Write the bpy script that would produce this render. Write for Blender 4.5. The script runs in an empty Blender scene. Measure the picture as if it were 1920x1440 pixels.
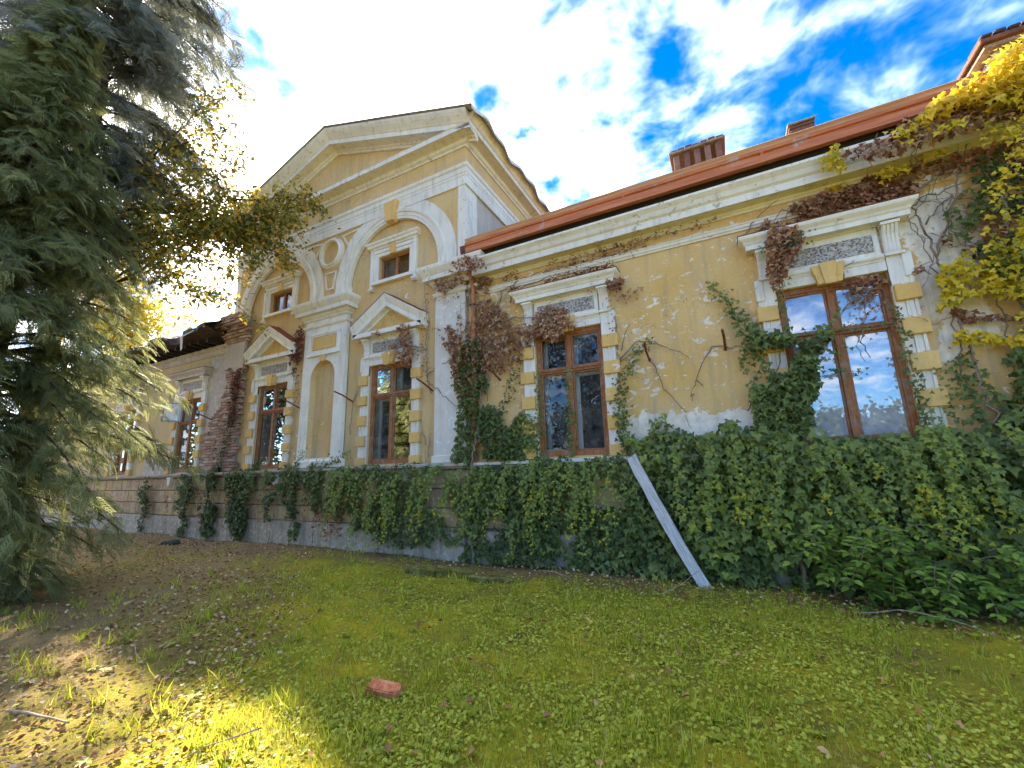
import bpy, bmesh, math, random
import numpy as np
from mathutils import Matrix, Vector

rng = np.random.default_rng(7)
random.seed(7)
S = bpy.context.scene
COL = S.collection
R = math.radians

# ------------------------------------------------------------------ camera
CAM = Vector((0.0, -6.9866, 1.65))
cam_d = bpy.data.cameras.new('camera')
cam = bpy.data.objects.new('camera', cam_d); COL.objects.link(cam)
cam_d.sensor_fit = 'HORIZONTAL'; cam_d.sensor_width = 36.0
cam_d.lens = 785.4 / 1920 * 36.0
cam_d.clip_start = 0.05; cam_d.clip_end = 3000
r_ = Vector((0.88738592, 0.46027005, -0.02641417))
u_ = Vector((0.1167517, -0.16892812, 0.97868909))
f_ = Vector((-0.44599918, 0.87155882, 0.20364175))
cam.matrix_world = Matrix(((r_.x, u_.x, -f_.x, CAM.x), (r_.y, u_.y, -f_.y, CAM.y), (r_.z, u_.z, -f_.z, CAM.z), (0, 0, 0, 1)))
S.camera = cam

# ------------------------------------------------------------------ light, sky, exposure
SUN_AZ, SUN_EL = 65.0, 31.5          # azimuth: degrees left of +Y (towards -X)
sd = Vector((-math.sin(R(SUN_AZ)) * math.cos(R(SUN_EL)), math.cos(R(SUN_AZ)) * math.cos(R(SUN_EL)), math.sin(R(SUN_EL))))
sun_d = bpy.data.lights.new('sun', 'SUN'); sun_d.energy = 2.4; sun_d.angle = R(1.6); sun_d.color = (1.0, 0.88, 0.70)
sun = bpy.data.objects.new('sun', sun_d); COL.objects.link(sun)
sun.rotation_euler = sd.to_track_quat('Z', 'Y').to_euler(); sun.location = (-40, 20, 30)
S.view_settings.view_transform = 'Standard'; S.view_settings.look = 'None'
S.view_settings.gamma = 1.0; S.view_settings.use_curve_mapping = False
S.view_settings.exposure = 3.25
S.cycles.max_bounces = 6; S.cycles.diffuse_bounces = 3; S.cycles.glossy_bounces = 3; S.cycles.transmission_bounces = 3; S.cycles.transparent_max_bounces = 8
S.cycles.caustics_reflective = False; S.cycles.caustics_refractive = False


def N(nt, t, ins=None, **props):
    n = nt.nodes.new(t)
    for k, v in props.items(): setattr(n, k, v)
    for k, v in (ins or {}).items():
        if isinstance(v, bpy.types.NodeSocket): nt.links.new(v, n.inputs[k])
        else: n.inputs[k].default_value = v
    return n
def noise(nt, vec, scale, detail=4, rough=.55, dist=0., color=False):
    n = N(nt, 'ShaderNodeTexNoise', {'Vector': vec, 'Scale': scale, 'Detail': detail, 'Roughness': rough, 'Distortion': dist})
    return n.outputs[1 if color else 0]
def ramp(nt, fac, stops, interp='LINEAR'):
    n = N(nt, 'ShaderNodeValToRGB', {0: fac}); cr = n.color_ramp; cr.interpolation = interp
    while len(cr.elements) < len(stops): cr.elements.new(.5)
    for e, (p, c) in zip(cr.elements, stops):
        e.position = p; e.color = (*c, 1) if isinstance(c, tuple) else (c, c, c, 1)
    return n.outputs[0]
def mixc(nt, fac, a, b, blend='MIX'):
    n = nt.nodes.new('ShaderNodeMix'); n.data_type = 'RGBA'; n.blend_type = blend
    for s, v in ((n.inputs[0], fac), (n.inputs[6], a), (n.inputs[7], b)):
        if isinstance(v, bpy.types.NodeSocket): nt.links.new(v, s)
        else: s.default_value = (*v, 1) if isinstance(v, tuple) else v
    return n.outputs[2]
def mth(nt, op, a, b=0., c=0.):
    n = nt.nodes.new('ShaderNodeMath'); n.operation = op
    for i, v in enumerate((a, b, c)):
        if isinstance(v, bpy.types.NodeSocket): nt.links.new(v, n.inputs[i])
        else: n.inputs[i].default_value = v
    return n.outputs[0]
def smooth(nt, v, a, b):
    n = N(nt, 'ShaderNodeMapRange', {0: v, 1: a, 2: b}, interpolation_type='SMOOTHSTEP'); return n.outputs[0]
def vmul(nt, v, s):
    n = N(nt, 'ShaderNodeVectorMath', {0: v, 1: s}, operation='MULTIPLY'); return n.outputs[0]

W = bpy.data.worlds.new('World'); S.world = W; W.use_nodes = True
nt = W.node_tree; nt.nodes.clear()
SKY_STRENGTH = 0.085
sky = N(nt, 'ShaderNodeTexSky', sky_type='NISHITA'); sky.sun_disc = False
sky.sun_elevation = R(SUN_EL); sky.sun_rotation = R(-SUN_AZ); sky.altitude = 150; sky.air_density = 1.0; sky.dust_density = 0.3; sky.ozone_density = 3.0
skyc = N(nt, 'ShaderNodeHueSaturation', {'Saturation': 1.45, 'Value': 0.52, 'Color': sky.outputs[0]}).outputs[0]
skyc = mixc(nt, 1.0, skyc, (0.55, 0.78, 1.0), 'MULTIPLY')
dirv = N(nt, 'ShaderNodeTexCoord').outputs['Generated']
sep = N(nt, 'ShaderNodeSeparateXYZ', {0: dirv})
zz = mth(nt, 'ADD', mth(nt, 'MAXIMUM', sep.outputs[2], 0.0), 0.20)
cx = mth(nt, 'DIVIDE', sep.outputs[0], zz); cy = mth(nt, 'DIVIDE', sep.outputs[1], zz)
cv = N(nt, 'ShaderNodeCombineXYZ', {0: cx, 1: cy, 2: 2.15}).outputs[0]
warp = N(nt, 'ShaderNodeVectorMath', {0: cv, 1: vmul(nt, noise(nt, cv, 3.0, 2, color=True), (.16, .16, 0))}, operation='ADD').outputs[0]
c1 = noise(nt, cv, 1.3, 1, .5)                                       # large banks
c2 = noise(nt, warp, 8.5, 4, .54)                                    # cells
sdot = N(nt, 'ShaderNodeVectorMath', {0: dirv, 1: tuple(sd)}, operation='DOT_PRODUCT').outputs['Value']
half = mth(nt, 'MAXIMUM', mth(nt, 'MULTIPLY_ADD', sdot, .5, .5), 0.)
glow = mth(nt, 'POWER', half, 8.0)                                   # thin cloud brightens towards the sun
dens = mth(nt, 'MULTIPLY_ADD', c2, 1.0, mth(nt, 'MULTIPLY', c1, .40))
dens = mth(nt, 'ADD', dens, mth(nt, 'MULTIPLY', glow, .10))
cover = smooth(nt, dens, .52, 1.14)
ctone = ramp(nt, cover, [(.10, (.42, .62, .98)), (.40, (.78, .86, .95)), (.85, (1.10, 1.0, .86))])
cbase = N(nt, 'ShaderNodeVectorMath', {0: ctone, 'Scale': 4.3}, operation='SCALE').outputs[0]
cglow = N(nt, 'ShaderNodeVectorMath', {0: (1.0, .93, .82), 'Scale': mth(nt, 'MULTIPLY', glow, 22.0)}, operation='SCALE').outputs[0]
cloud = N(nt, 'ShaderNodeVectorMath', {0: cbase, 1: cglow}, operation='ADD').outputs[0]
fin = mixc(nt, mth(nt, 'MULTIPLY', cover, .97), skyc, cloud)
bg = N(nt, 'ShaderNodeBackground', {'Color': fin, 'Strength': SKY_STRENGTH})
N(nt, 'ShaderNodeOutputWorld', {'Surface': bg.outputs[0]})

# ------------------------------------------------------------------ materials
MATS = {}
def new_mat(name):
    m = bpy.data.materials.new(name); m.use_nodes = True
    t = m.node_tree; t.nodes.clear(); MATS[name] = m
    pos = N(t, 'ShaderNodeNewGeometry').outputs['Position']
    return m, t, pos
def finish(t, color, rough=.8, bump=None, bstr=.3, bdist=.01, metal=0., spec=.3, trans=0., tcol=None):
    ins = {'Base Color': color if isinstance(color, bpy.types.NodeSocket) else (*color, 1), 'Roughness': rough, 'Metallic': metal, 'Specular IOR Level': spec}
    if bump is not None:
        ins['Normal'] = N(t, 'ShaderNodeBump', {'Strength': bstr, 'Distance': bdist, 'Height': bump}).outputs[0]
    b = N(t, 'ShaderNodeBsdfPrincipled', ins).outputs[0]
    if trans:
        tr = N(t, 'ShaderNodeBsdfTranslucent', {'Color': tcol if tcol is not None else ins['Base Color']}).outputs[0]
        b = N(t, 'ShaderNodeMixShader', {0: trans, 1: b, 2: tr}).outputs[0]
    N(t, 'ShaderNodeOutputMaterial', {'Surface': b})
def xyz(t, pos):
    s = N(t, 'ShaderNodeSeparateXYZ', {0: pos}); return s.outputs
def window01(t, v, a, b, soft):
    return mth(t, 'MULTIPLY', smooth(t, v, a - soft, a + soft), mth(t, 'SUBTRACT', 1., smooth(t, v, b - soft, b + soft)))

def plaster(name, a, b, fleck=.66, fcol=(.88, .78, .62), stain=.6, bare=(), grime=(.33, .27, .18)):
    m, t, p = new_mat(name); o = xyz(t, p)
    base = mixc(t, ramp(t, noise(t, p, .9, 5, .6), [(.35, 0.), (.7, 1.)]), a, b)
    base = mixc(t, mth(t, 'MULTIPLY', ramp(t, noise(t, p, 22, 3, .7), [(.3, 0.), (.75, 1.)]), .35), base, tuple(c * .72 for c in a))
    fl = noise(t, vmul(t, p, (1, 1, 1.7)), 5.5, 4, .62, .9)
    big = noise(t, p, .55, 3)
    thr = mth(t, 'MULTIPLY_ADD', big, -.34, fleck + .17)
    fm = smooth(t, mth(t, 'SUBTRACT', fl, thr), 0., .012)
    wob = mth(t, 'SUBTRACT', noise(t, p, 2.2, 6, .65), .5)
    for (x0, x1, z0, z1) in bare:
        bx = window01(t, mth(t, 'MULTIPLY_ADD', wob, 1.2, o[0]), x0, x1, .02)
        bz = window01(t, mth(t, 'MULTIPLY_ADD', wob, .9, o[2]), z0, z1, .01)
        fm = mth(t, 'MAXIMUM', fm, mth(t, 'MULTIPLY', bx, bz))
    fcn = ramp(t, noise(t, p, 7, 4, .7), [(.3, tuple(c * .72 for c in fcol)), (.55, fcol), (.75, (.80, .71, .60))])
    col = mixc(t, fm, base, fcn)
    st = noise(t, vmul(t, p, (3.5, 3.5, .45)), 1.6, 4, .65, .3)
    col = mixc(t, mth(t, 'MULTIPLY', ramp(t, st, [(.50, 0.), (.76, 1.)]), stain), col, grime)
    pt = noise(t, p, .75, 5, .7, .6)
    col = mixc(t, mth(t, 'MULTIPLY', ramp(t, pt, [(.52, 0.), (.68, 1.)]), .38), col, (.50, .40, .26))
    ck = mth(t, 'ABSOLUTE', mth(t, 'SUBTRACT', noise(t, p, 1.5, 5, .6, .5), .5))
    ck = mth(t, 'MULTIPLY', mth(t, 'SUBTRACT', 1., smooth(t, ck, 0., .006)), ramp(t, big, [(.45, 0.), (.6, .65)]))
    col = mixc(t, ck, col, (.22, .15, .09))
    hgt = mth(t, 'ADD', mth(t, 'MULTIPLY', fm, -1.0), mth(t, 'MULTIPLY', noise(t, p, 60, 2, .7), .35))
    finish(t, col, .92, hgt, .55, .006, spec=.15)
    return m
plaster('wall_wing', (.71, .425, .125), (.77, .55, .27), .605, bare=((-1.75, .75, 1.2, 2.45), (2.42, 3.05, 2.9, 5.2), (-3.75, -3.3, 1.2, 2.3)))
plaster('wall_pavilion', (.69, .45, .175), (.75, .55, .29), .68, stain=.6)
plaster('wall_left', (.58, .43, .19), (.62, .50, .27), .68, fcol=(.50, .45, .38), stain=.6, bare=((-17.5, -12.5, 1.3, 2.35), (-14.15, -12.4, 1.3, 6.5)))
plaster('plinth_plaster', (.58, .41, .17), (.62, .46, .24), .53, fcol=(.50, .34, .25), stain=.85, grime=(.25, .19, .14))
plaster('quoin_yellow', (.75, .45, .125), (.79, .54, .21), .68, stain=.4)
plaster('wall_bare', (.50, .42, .34), (.58, .50, .41), .70, fcol=(.62, .57, .50), stain=.6)

def whitep(name, a=(.86, .81, .70), chip=.655, stain=.5, grime=(.40, .34, .25), ccol=(.52, .43, .31)):
    m, t, p = new_mat(name)
    col = mixc(t, ramp(t, noise(t, p, 1.7, 5, .6), [(.35, 0.), (.7, 1.)]), a, tuple(c * .86 for c in a))
    fl = noise(t, p, 9, 4, .65, .8)
    fm = smooth(t, mth(t, 'SUBTRACT', fl, mth(t, 'MULTIPLY_ADD', noise(t, p, .8, 2), -.25, chip + .125)), 0., .015)
    col = mixc(t, fm, col, ccol)
    st = noise(t, vmul(t, p, (4, 4, .6)), 2.0, 4, .68, .3)
    col = mixc(t, mth(t, 'MULTIPLY', ramp(t, st, [(.5, 0.), (.78, 1.)]), stain), col, grime)
    hgt = mth(t, 'ADD', mth(t, 'MULTIPLY', fm, -1.), mth(t, 'MULTIPLY', noise(t, p, 70, 3, .7), .3))
    finish(t, col, .85, hgt, .5, .005, spec=.2)
whitep('white_trim'); whitep('white_arch', (.82, .76, .64), .65, .6); whitep('white_pilaster', (.74, .69, .59), .60, .4, ccol=(.84, .82, .79))
whitep('grey_plinth', (.46, .38, .28), .54, .95, (.17, .14, .08), (.58, .50, .40))
whitep('wing_cornice', (.83, .78, .67), .62, .5)
whitep('old_cornice', (.55, .50, .42), .58, .8, (.25, .22, .17), (.42, .33, .26))
whitep('inner_white', (.80, .80, .78), .80, .2)

m, t, p = new_mat('pebbledash')
v = N(t, 'ShaderNodeTexVoronoi', {'Vector': p, 'Scale': 42.}); 
finish(t, mixc(t, ramp(t, v.outputs['Color'], [(.2, 0.), (.8, 1.)]), (.26, .22, .19), (.66, .62, .55)), .95, mth(t, 'SUBTRACT', 1., v.outputs[0]), 1., .03)

m, t, p = new_mat('window_wood')
g = noise(t, vmul(t, p, (30, 30, 2.5)), 2.2, 6, .7)
col = ramp(t, g, [(.3, (.13, .05, .02)), (.5, (.34, .13, .044)), (.72, (.48, .21, .08))])
col = mixc(t, ramp(t, noise(t, p, 7, 5, .7), [(.50, 0.), (.66, .75)]), col, (.33, .25, .19))
finish(t, col, .65, g, .4, .003)
m, t, p = new_mat('dark_wood')
g = noise(t, vmul(t, p, (3, 25, 25)), 2, 6, .7)
finish(t, ramp(t, g, [(.3, (.012, .010, .009)), (.6, (.045, .034, .027)), (.8, (.10, .075, .055))]), .9, g, .6, .01)
m, t, p = new_mat('gutter_metal')
g = noise(t, vmul(t, p, (.5, 6, 6)), 3, 6, .6)
col = ramp(t, g, [(.3, (.38, .105, .035)), (.55, (.58, .18, .06)), (.8, (.64, .27, .12))])
col = mixc(t, ramp(t, noise(t, p, 3.5, 6, .7), [(.62, 0.), (.68, .8)]), col, (.45, .42, .40))
finish(t, col, .5, g, .1, .002, spec=.4)
m, t, p = new_mat('gutter_lip')
g = noise(t, vmul(t, p, (.5, 6, 6)), 3, 4, .6)
finish(t, ramp(t, g, [(.3, (.50, .24, .12)), (.6, (.66, .38, .22)), (.8, (.70, .52, .40))]), .55, g, .1, .002)
m, t, p = new_mat('sheet_metal')
g = noise(t, p, 3, 6, .65)
finish(t, ramp(t, g, [(.35, (.52, .47, .40)), (.6, (.66, .60, .51)), (.75, (.50, .36, .24))]), .55, g, .3, .01, metal=.2)
m, t, p = new_mat('rust')
g = noise(t, p, 30, 6, .7)
finish(t, ramp(t, g, [(.3, (.10, .028, .012)), (.6, (.28, .075, .025)), (.8, (.36, .13, .05))]), .85, g, .4, .003)
m, t, p = new_mat('downpipe_paint')
g = noise(t, p, 14, 6, .7)
finish(t, ramp(t, g, [(.3, (.22, .075, .03)), (.55, (.50, .20, .085)), (.8, (.58, .30, .15))]), .6, g, .2, .002)

def brickm(name, cs, dust=.7):
    m, t, p = new_mat(name)
    oi = N(t, 'ShaderNodeObjectInfo').outputs['Random']
    c = ramp(t, oi, cs)
    g = noise(t, p, 26, 6, .7)
    c = mixc(t, ramp(t, g, [(.35, 0.), (.75, dust)]), c, (.58, .50, .42))
    c = mixc(t, ramp(t, noise(t, p, 5, 5, .7), [(.5, 0.), (.75, .7)]), c, (.10, .06, .045))
    finish(t, c, .95, g, .8, .008, spec=.1)
brickm('chimney_brick', [(0., (.10, .04, .028)), (.5, (.22, .085, .055)), (1., (.30, .16, .11))], .25)
brickm('brick', [(0., (.20, .075, .045)), (.4, (.36, .17, .11)), (.7, (.46, .29, .21)), (1., (.54, .42, .33))])
m, t, p = new_mat('loose_brick_clay')
g = noise(t, p, 18, 7, .7)
finish(t, ramp(t, g, [(.3, (.34, .08, .035)), (.5, (.62, .20, .08)), (.62, (.68, .30, .15)), (.75, (.66, .52, .42))]), .95, g, .8, .01)
m, t, p = new_mat('mortar')
g = noise(t, p, 12, 7, .75)
finish(t, ramp(t, g, [(.3, (.20, .15, .11)), (.6, (.40, .33, .26)), (.8, (.55, .50, .44))]), .98, g, 1., .03)
m, t, p = new_mat('roof_tile')
g = noise(t, p, 6, 6, .7)
finish(t, ramp(t, g, [(.3, (.09, .04, .026)), (.6, (.22, .09, .05)), (.8, (.30, .15, .09))]), .9, g, .6, .02)
m, t, p = new_mat('dark_roofing')
g = noise(t, vmul(t, p, (1, 5, 5)), 3, 6, .7)
finish(t, ramp(t, g, [(.35, (.022, .017, .015)), (.6, (.075, .05, .038)), (.8, (.16, .11, .08))]), .75, g, .7, .02)
m, t, p = new_mat('interior')
finish(t, (.20, .19, .17), .9)
m, t, p = new_mat('curtain')
g = noise(t, vmul(t, p, (14, 1, .4)), 1.5, 3, .5)
finish(t, ramp(t, g, [(.3, (.42, .37, .35)), (.7, (.66, .60, .57))]), .9, g, .5, .03)

m, t, p = new_mat('sheer_curtain')
g = noise(t, vmul(t, p, (11, 1, .3)), 1.5, 3, .5)
finish(t, ramp(t, g, [(.3, (.62, .62, .64)), (.7, (.86, .86, .87))]), .9, g, .5, .03, trans=.4)
def glassm(name, refl, dirt_sheen, film=(.42, .42, .40, 1), floor=0.):
    m, t, p = new_mat(name)
    wav = noise(t, p, 1.7, 2, .4)
    nrm = N(t, 'ShaderNodeBump', {'Strength': .05, 'Distance': .05, 'Height': wav}).outputs[0]
    gl = N(t, 'ShaderNodeBsdfGlossy', {'Color': (.93, .96, 1., 1), 'Roughness': .012, 'Normal': nrm}).outputs[0]
    tr = N(t, 'ShaderNodeBsdfTransparent', {'Color': (.86, .89, .88, 1)}).outputs[0]
    df = N(t, 'ShaderNodeBsdfDiffuse', {'Color': film}).outputs[0]
    fr = N(t, 'ShaderNodeFresnel', {'IOR': 1.5}).outputs[0]
    fac = mth(t, 'MINIMUM', mth(t, 'MULTIPLY_ADD', fr, 1.2, refl), 1.)
    d = mth(t, 'MULTIPLY', ramp(t, noise(t, p, 5, 5, .75), [(.38, floor), (.8, 1.)]), dirt_sheen)
    body = N(t, 'ShaderNodeMixShader', {0: d, 1: tr, 2: df}).outputs[0]
    N(t, 'ShaderNodeOutputMaterial', {'Surface': N(t, 'ShaderNodeMixShader', {0: fac, 1: body, 2: gl}).outputs[0]})
glassm('glass_clear', .03, .35); glassm('glass_bright', .20, .75, (.80, .80, .80, 1), .5)  # glass_bright: near-white film is part grime, part painted pale sky reflection

def leafm(name, stops, rough=.45, trans=.28, spec=.35):
    m, t, p = new_mat(name)
    at = N(t, 'ShaderNodeAttribute', attribute_name='v').outputs['Fac']
    c = ramp(t, at, stops)
    finish(t, c, rough, spec=spec, trans=trans)
IVY = [(0., (.045, .068, .018)), (.35, (.12, .160, .042)), (.62, (.205, .255, .064)), (.82, (.25, .30, .045)), (.93, (.40, .43, .045)), (1., (.60, .47, .03))]
leafm('ivy_green', IVY, .5, .30, .25)
leafm('ivy_brown', [(0., (.13, .050, .024)), (.4, (.29, .125, .060)), (.75, (.46, .25, .13)), (1., (.60, .42, .25))], .8, .15, .12)
leafm('ivy_yellow', [(0., (.18, .21, .02)), (.25, (.45, .38, .02)), (.6, (.72, .54, .02)), (1., (.82, .62, .06))], .5, .4)
leafm('creeper_red', [(0., (.10, .022, .012)), (.5, (.26, .07, .028)), (1., (.42, .18, .07))], .7, .2)
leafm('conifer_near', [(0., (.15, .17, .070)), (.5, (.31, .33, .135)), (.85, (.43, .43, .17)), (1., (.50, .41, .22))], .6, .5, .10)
leafm('conifer_far', [(0., (.19, .20, .15)), (.6, (.31, .315, .235)), (1., (.40, .38, .27))], .6, .5, .10)
leafm('leaf_autumn', [(0., (.10, .125, .028)), (.45, (.20, .21, .035)), (.75, (.46, .34, .035)), (1., (.66, .34, .05))], .5, .4)
leafm('leaf_gold', [(0., (.28, .26, .02)), (.5, (.56, .44, .03)), (1., (.70, .50, .04))], .5, .5)
leafm('leaf_shrub', [(0., (.09, .15, .022)), (.5, (.19, .29, .04)), (1., (.32, .43, .06))], .45, .35)
leafm('leaf_mid', [(0., (.025, .04, .014)), (1., (.09, .115, .04))], .6, .2)
leafm('leaf_dark', [(0., (.012, .022, .009)), (1., (.05, .07, .025))], .6, .2)
leafm('ground_leaf', [(0., (.20, .22, .022)), (.4, (.38, .41, .036)), (.75, (.54, .55, .055)), (1., (.66, .60, .13))], .55, .35)
leafm('grass_blade', [(0., (.24, .27, .02)), (.5, (.46, .50, .036)), (.85, (.62, .62, .055)), (1., (.70, .57, .17))], .5, .5)
leafm('litter', [(0., (.16, .075, .025)), (.4, (.36, .19, .07)), (.75, (.58, .36, .16)), (1., (.70, .55, .33))], .85, .12, .15)
m, t, p = new_mat('bark')
g = noise(t, vmul(t, p, (9, 9, 1.6)), 2.4, 7, .7)
finish(t, ramp(t, g, [(.3, (.035, .022, .015)), (.6, (.12, .08, .055)), (.8, (.22, .16, .12))]), .95, g, 1., .03)
m, t, p = new_mat('vine_stem')
g = noise(t, p, 25, 5, .7)
finish(t, ramp(t, g, [(.3, (.14, .10, .07)), (.7, (.36, .27, .19))]), .95, g, .6, .004)
m, t, p = new_mat('pale_board')
p = N(t, 'ShaderNodeTexCoord').outputs['Object']
g = noise(t, vmul(t, p, (16, 16, .9)), 4, 6, .7)
c = ramp(t, g, [(.3, (.30, .28, .26)), (.55, (.60, .58, .55)), (.8, (.76, .74, .70))])
finish(t, mixc(t, ramp(t, noise(t, p, 9, 5, .7), [(.6, 0.), (.7, .8)]), c, (.13, .15, .10)), .8, g, .5, .004)
m, t, p = new_mat('moss_stone')
g = noise(t, p, 7, 7, .7)
finish(t, ramp(t, g, [(.3, (.055, .05, .015)), (.5, (.16, .14, .02)), (.72, (.33, .28, .12))]), .95, g, .9, .02)
m, t, p = new_mat('dry_twig')
finish(t, ramp(t, noise(t, p, 20, 4), [(.3, (.22, .15, .09)), (.7, (.46, .36, .25))]), .9)
m, t, p = new_mat('dark_stone')
g = noise(t, p, 9, 6, .7); finish(t, ramp(t, g, [(.3, (.02, .02, .018)), (.7, (.09, .085, .075))]), .9, g, .8, .02)

m, t, p = new_mat('ground_soil')
o = xyz(t, p)
n1 = noise(t, p, .8, 6, .6, .3); n2 = noise(t, p, 3.2, 6, .65, .4); n3 = noise(t, p, 40, 6, .75)
c = ramp(t, n1, [(.30, (.24, .18, .04)), (.44, (.36, .32, .03)), (.56, (.50, .42, .026)), (.70, (.66, .50, .02))])
c = mixc(t, ramp(t, n2, [(.50, 0.), (.70, .75)]), c, (.17, .115, .05))
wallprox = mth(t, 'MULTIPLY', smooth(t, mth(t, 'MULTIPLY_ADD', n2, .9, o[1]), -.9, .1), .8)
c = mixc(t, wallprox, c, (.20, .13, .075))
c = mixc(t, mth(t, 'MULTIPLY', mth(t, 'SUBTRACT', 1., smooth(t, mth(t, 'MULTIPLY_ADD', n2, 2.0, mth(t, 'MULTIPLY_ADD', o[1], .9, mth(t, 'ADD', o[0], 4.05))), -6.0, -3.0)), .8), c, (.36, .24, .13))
c = mixc(t, ramp(t, n3, [(.34, .6), (.56, 0.)]), c, (.10, .08, .025))
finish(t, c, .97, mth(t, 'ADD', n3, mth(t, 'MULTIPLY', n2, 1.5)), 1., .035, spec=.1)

# ------------------------------------------------------------------ mesh helpers
class MB:
    """collects solids in one bmesh, links them as ONE mesh object"""
    def __init__(s): s.b = bmesh.new()
    def face(s, pts):
        return s.b.faces.new([s.b.verts.new(p) for p in pts])
    def box(s, x0, x1, y0, y1, z0, z1):
        v = [s.b.verts.new((x, y, z)) for x in (x0, x1) for y in (y0, y1) for z in (z0, z1)]
        for f in ((0, 1, 3, 2), (4, 6, 7, 5), (0, 4, 5, 1), (2, 3, 7, 6), (0, 2, 6, 4), (1, 5, 7, 3)): s.b.faces.new([v[i] for i in f])
        return s
    def prism(s, poly, y0, y1):                       # polygon in XZ extruded along Y
        a = [s.b.verts.new((x, y0, z)) for x, z in poly]; b = [s.b.verts.new((x, y1, z)) for x, z in poly]
        n = len(poly); s.b.faces.new(a); s.b.faces.new(b[::-1])
        for i in range(n): s.b.faces.new((a[i], a[(i + 1) % n], b[(i + 1) % n], b[i]))
        return s
    def sweep(s, path, prof):                         # closed profile (p, z) along a plan polyline with mitres
        P = [Vector((a, b)) for a, b in path]; rings = []
        nn = []
        for i in range(len(P) - 1):
            d = (P[i + 1] - P[i]).normalized(); nn.append(Vector((d.y, -d.x)))
        for i in range(len(P)):
            if i == 0: mt = nn[0]
            elif i == len(P) - 1: mt = nn[-1]
            else: mt = (nn[i - 1] + nn[i]) / (1 + nn[i - 1].dot(nn[i]))
            rings.append([s.b.verts.new((P[i].x + mt.x * p_, P[i].y + mt.y * p_, z)) for p_, z in prof])
        k = len(prof)
        for a, b in zip(rings, rings[1:]):
            for j in range(k): s.b.faces.new((a[j], a[(j + 1) % k], b[(j + 1) % k], b[j]))
        s.b.faces.new(rings[0]); s.b.faces.new(rings[-1][::-1]); return s
    def rake(s, pts, prof, yb):                       # closed profile (p, h) along a line in the facade plane, h is vertical
        rings = [[s.b.verts.new((x, yb - p_, z + h)) for p_, h in prof] for x, z in pts]; k = len(prof)
        for a, b in zip(rings, rings[1:]):
            for j in range(k): s.b.faces.new((a[j], a[(j + 1) % k], b[(j + 1) % k], b[j]))
        s.b.faces.new(rings[0]); s.b.faces.new(rings[-1][::-1]); return s
    def ring(s, xc, zc, prof, a0, a1, n=40, yb=0.):   # closed profile (p, radius) swept round an arc in the facade plane
        k = len(prof); rings = []; full = abs(a1 - a0) > 359
        for i in range(n + (0 if full else 1)):
            a = R(a0 + (a1 - a0) * i / n); rings.append([s.b.verts.new((xc + r * math.cos(a), yb - p_, zc + r * math.sin(a))) for p_, r in prof])
        pr = list(zip(rings, rings[1:])) + ([(rings[-1], rings[0])] if full else [])
        for a, b in pr:
            for j in range(k): s.b.faces.new((a[j], a[(j + 1) % k], b[(j + 1) % k], b[j]))
        if not full: s.b.faces.new(rings[0]); s.b.faces.new(rings[-1][::-1])
        return s
    def tube(s, pts, r0, r1=None, n=6):
        r1 = r0 if r1 is None else r1; P = [Vector(p) for p in pts]; rings = []
        for i, p in enumerate(P):
            d = (P[min(i + 1, len(P) - 1)] - P[max(i - 1, 0)]).normalized()
            a = d.orthogonal().normalized(); b = d.cross(a); r = r0 + (r1 - r0) * i / max(1, len(P) - 1)
            rings.append([s.b.verts.new(p + (a * math.cos(2 * math.pi * j / n) + b * math.sin(2 * math.pi * j / n)) * r) for j in range(n)])
        for a, b in zip(rings, rings[1:]):
            best = min(range(n), key=lambda o_: (a[0].co - b[o_].co).length)
            for j in range(n): s.b.faces.new((a[j], a[(j + 1) % n], b[(j + 1 + best) % n], b[(j + best) % n]))
        s.b.faces.new(rings[0][::-1]); s.b.faces.new(rings[-1]); return s
    def build(s, name, mat, parent=None, bevel=0., smooth_=False):
        if bevel: bmesh.ops.bevel(s.b, geom=list(s.b.edges), offset=bevel, segments=1, affect='EDGES', clamp_overlap=True)
        bmesh.ops.recalc_face_normals(s.b, faces=s.b.faces)
        me = bpy.data.meshes.new(name); s.b.to_mesh(me); s.b.free()
        if smooth_: me.shade_smooth()
        me.materials.append(MATS[mat]); return link(name, me, parent)
def link(name, me, parent=None):
    o = bpy.data.objects.new(name, me); COL.objects.link(o)
    if parent is not None: o.parent = parent
    return o
def empty(name, loc, label, cat, group=None):
    o = bpy.data.objects.new(name, None); COL.objects.link(o); o.location = loc; o.empty_display_size = .2
    tag(o, label, cat, group); return o
def tag(o, label, cat, group=None, kind=None):
    o['label'] = label
    if cat: o['category'] = cat
    if group: o['group'] = group
    if kind: o['kind'] = kind
    return o
def child(o, parent):                                  # keep world coordinates
    o.parent = parent; o.matrix_parent_inverse = Matrix.Translation(-Vector(parent.location)); return o
def npmesh(name, V, F, mat, v=None, parent=None):
    me = bpy.data.meshes.new(name); V = np.asarray(V, np.float32); F = np.asarray(F, np.int32)
    me.vertices.add(len(V)); me.vertices.foreach_set('co', V.ravel())
    me.loops.add(F.size); me.loops.foreach_set('vertex_index', F.ravel())
    me.polygons.add(len(F)); me.polygons.foreach_set('loop_start', np.arange(0, F.size, F.shape[1], dtype=np.int32))
    me.update(calc_edges=True)
    if v is not None:
        a = me.attributes.new('v', 'FLOAT', 'POINT'); a.data.foreach_set('value', np.asarray(v, np.float32))
    me.materials.append(MATS[mat]); o = link(name, me)
    if parent is not None: child(o, parent)
    return o
def unit(a): return a / np.maximum(np.linalg.norm(a, axis=-1, keepdims=True), 1e-9)
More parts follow.
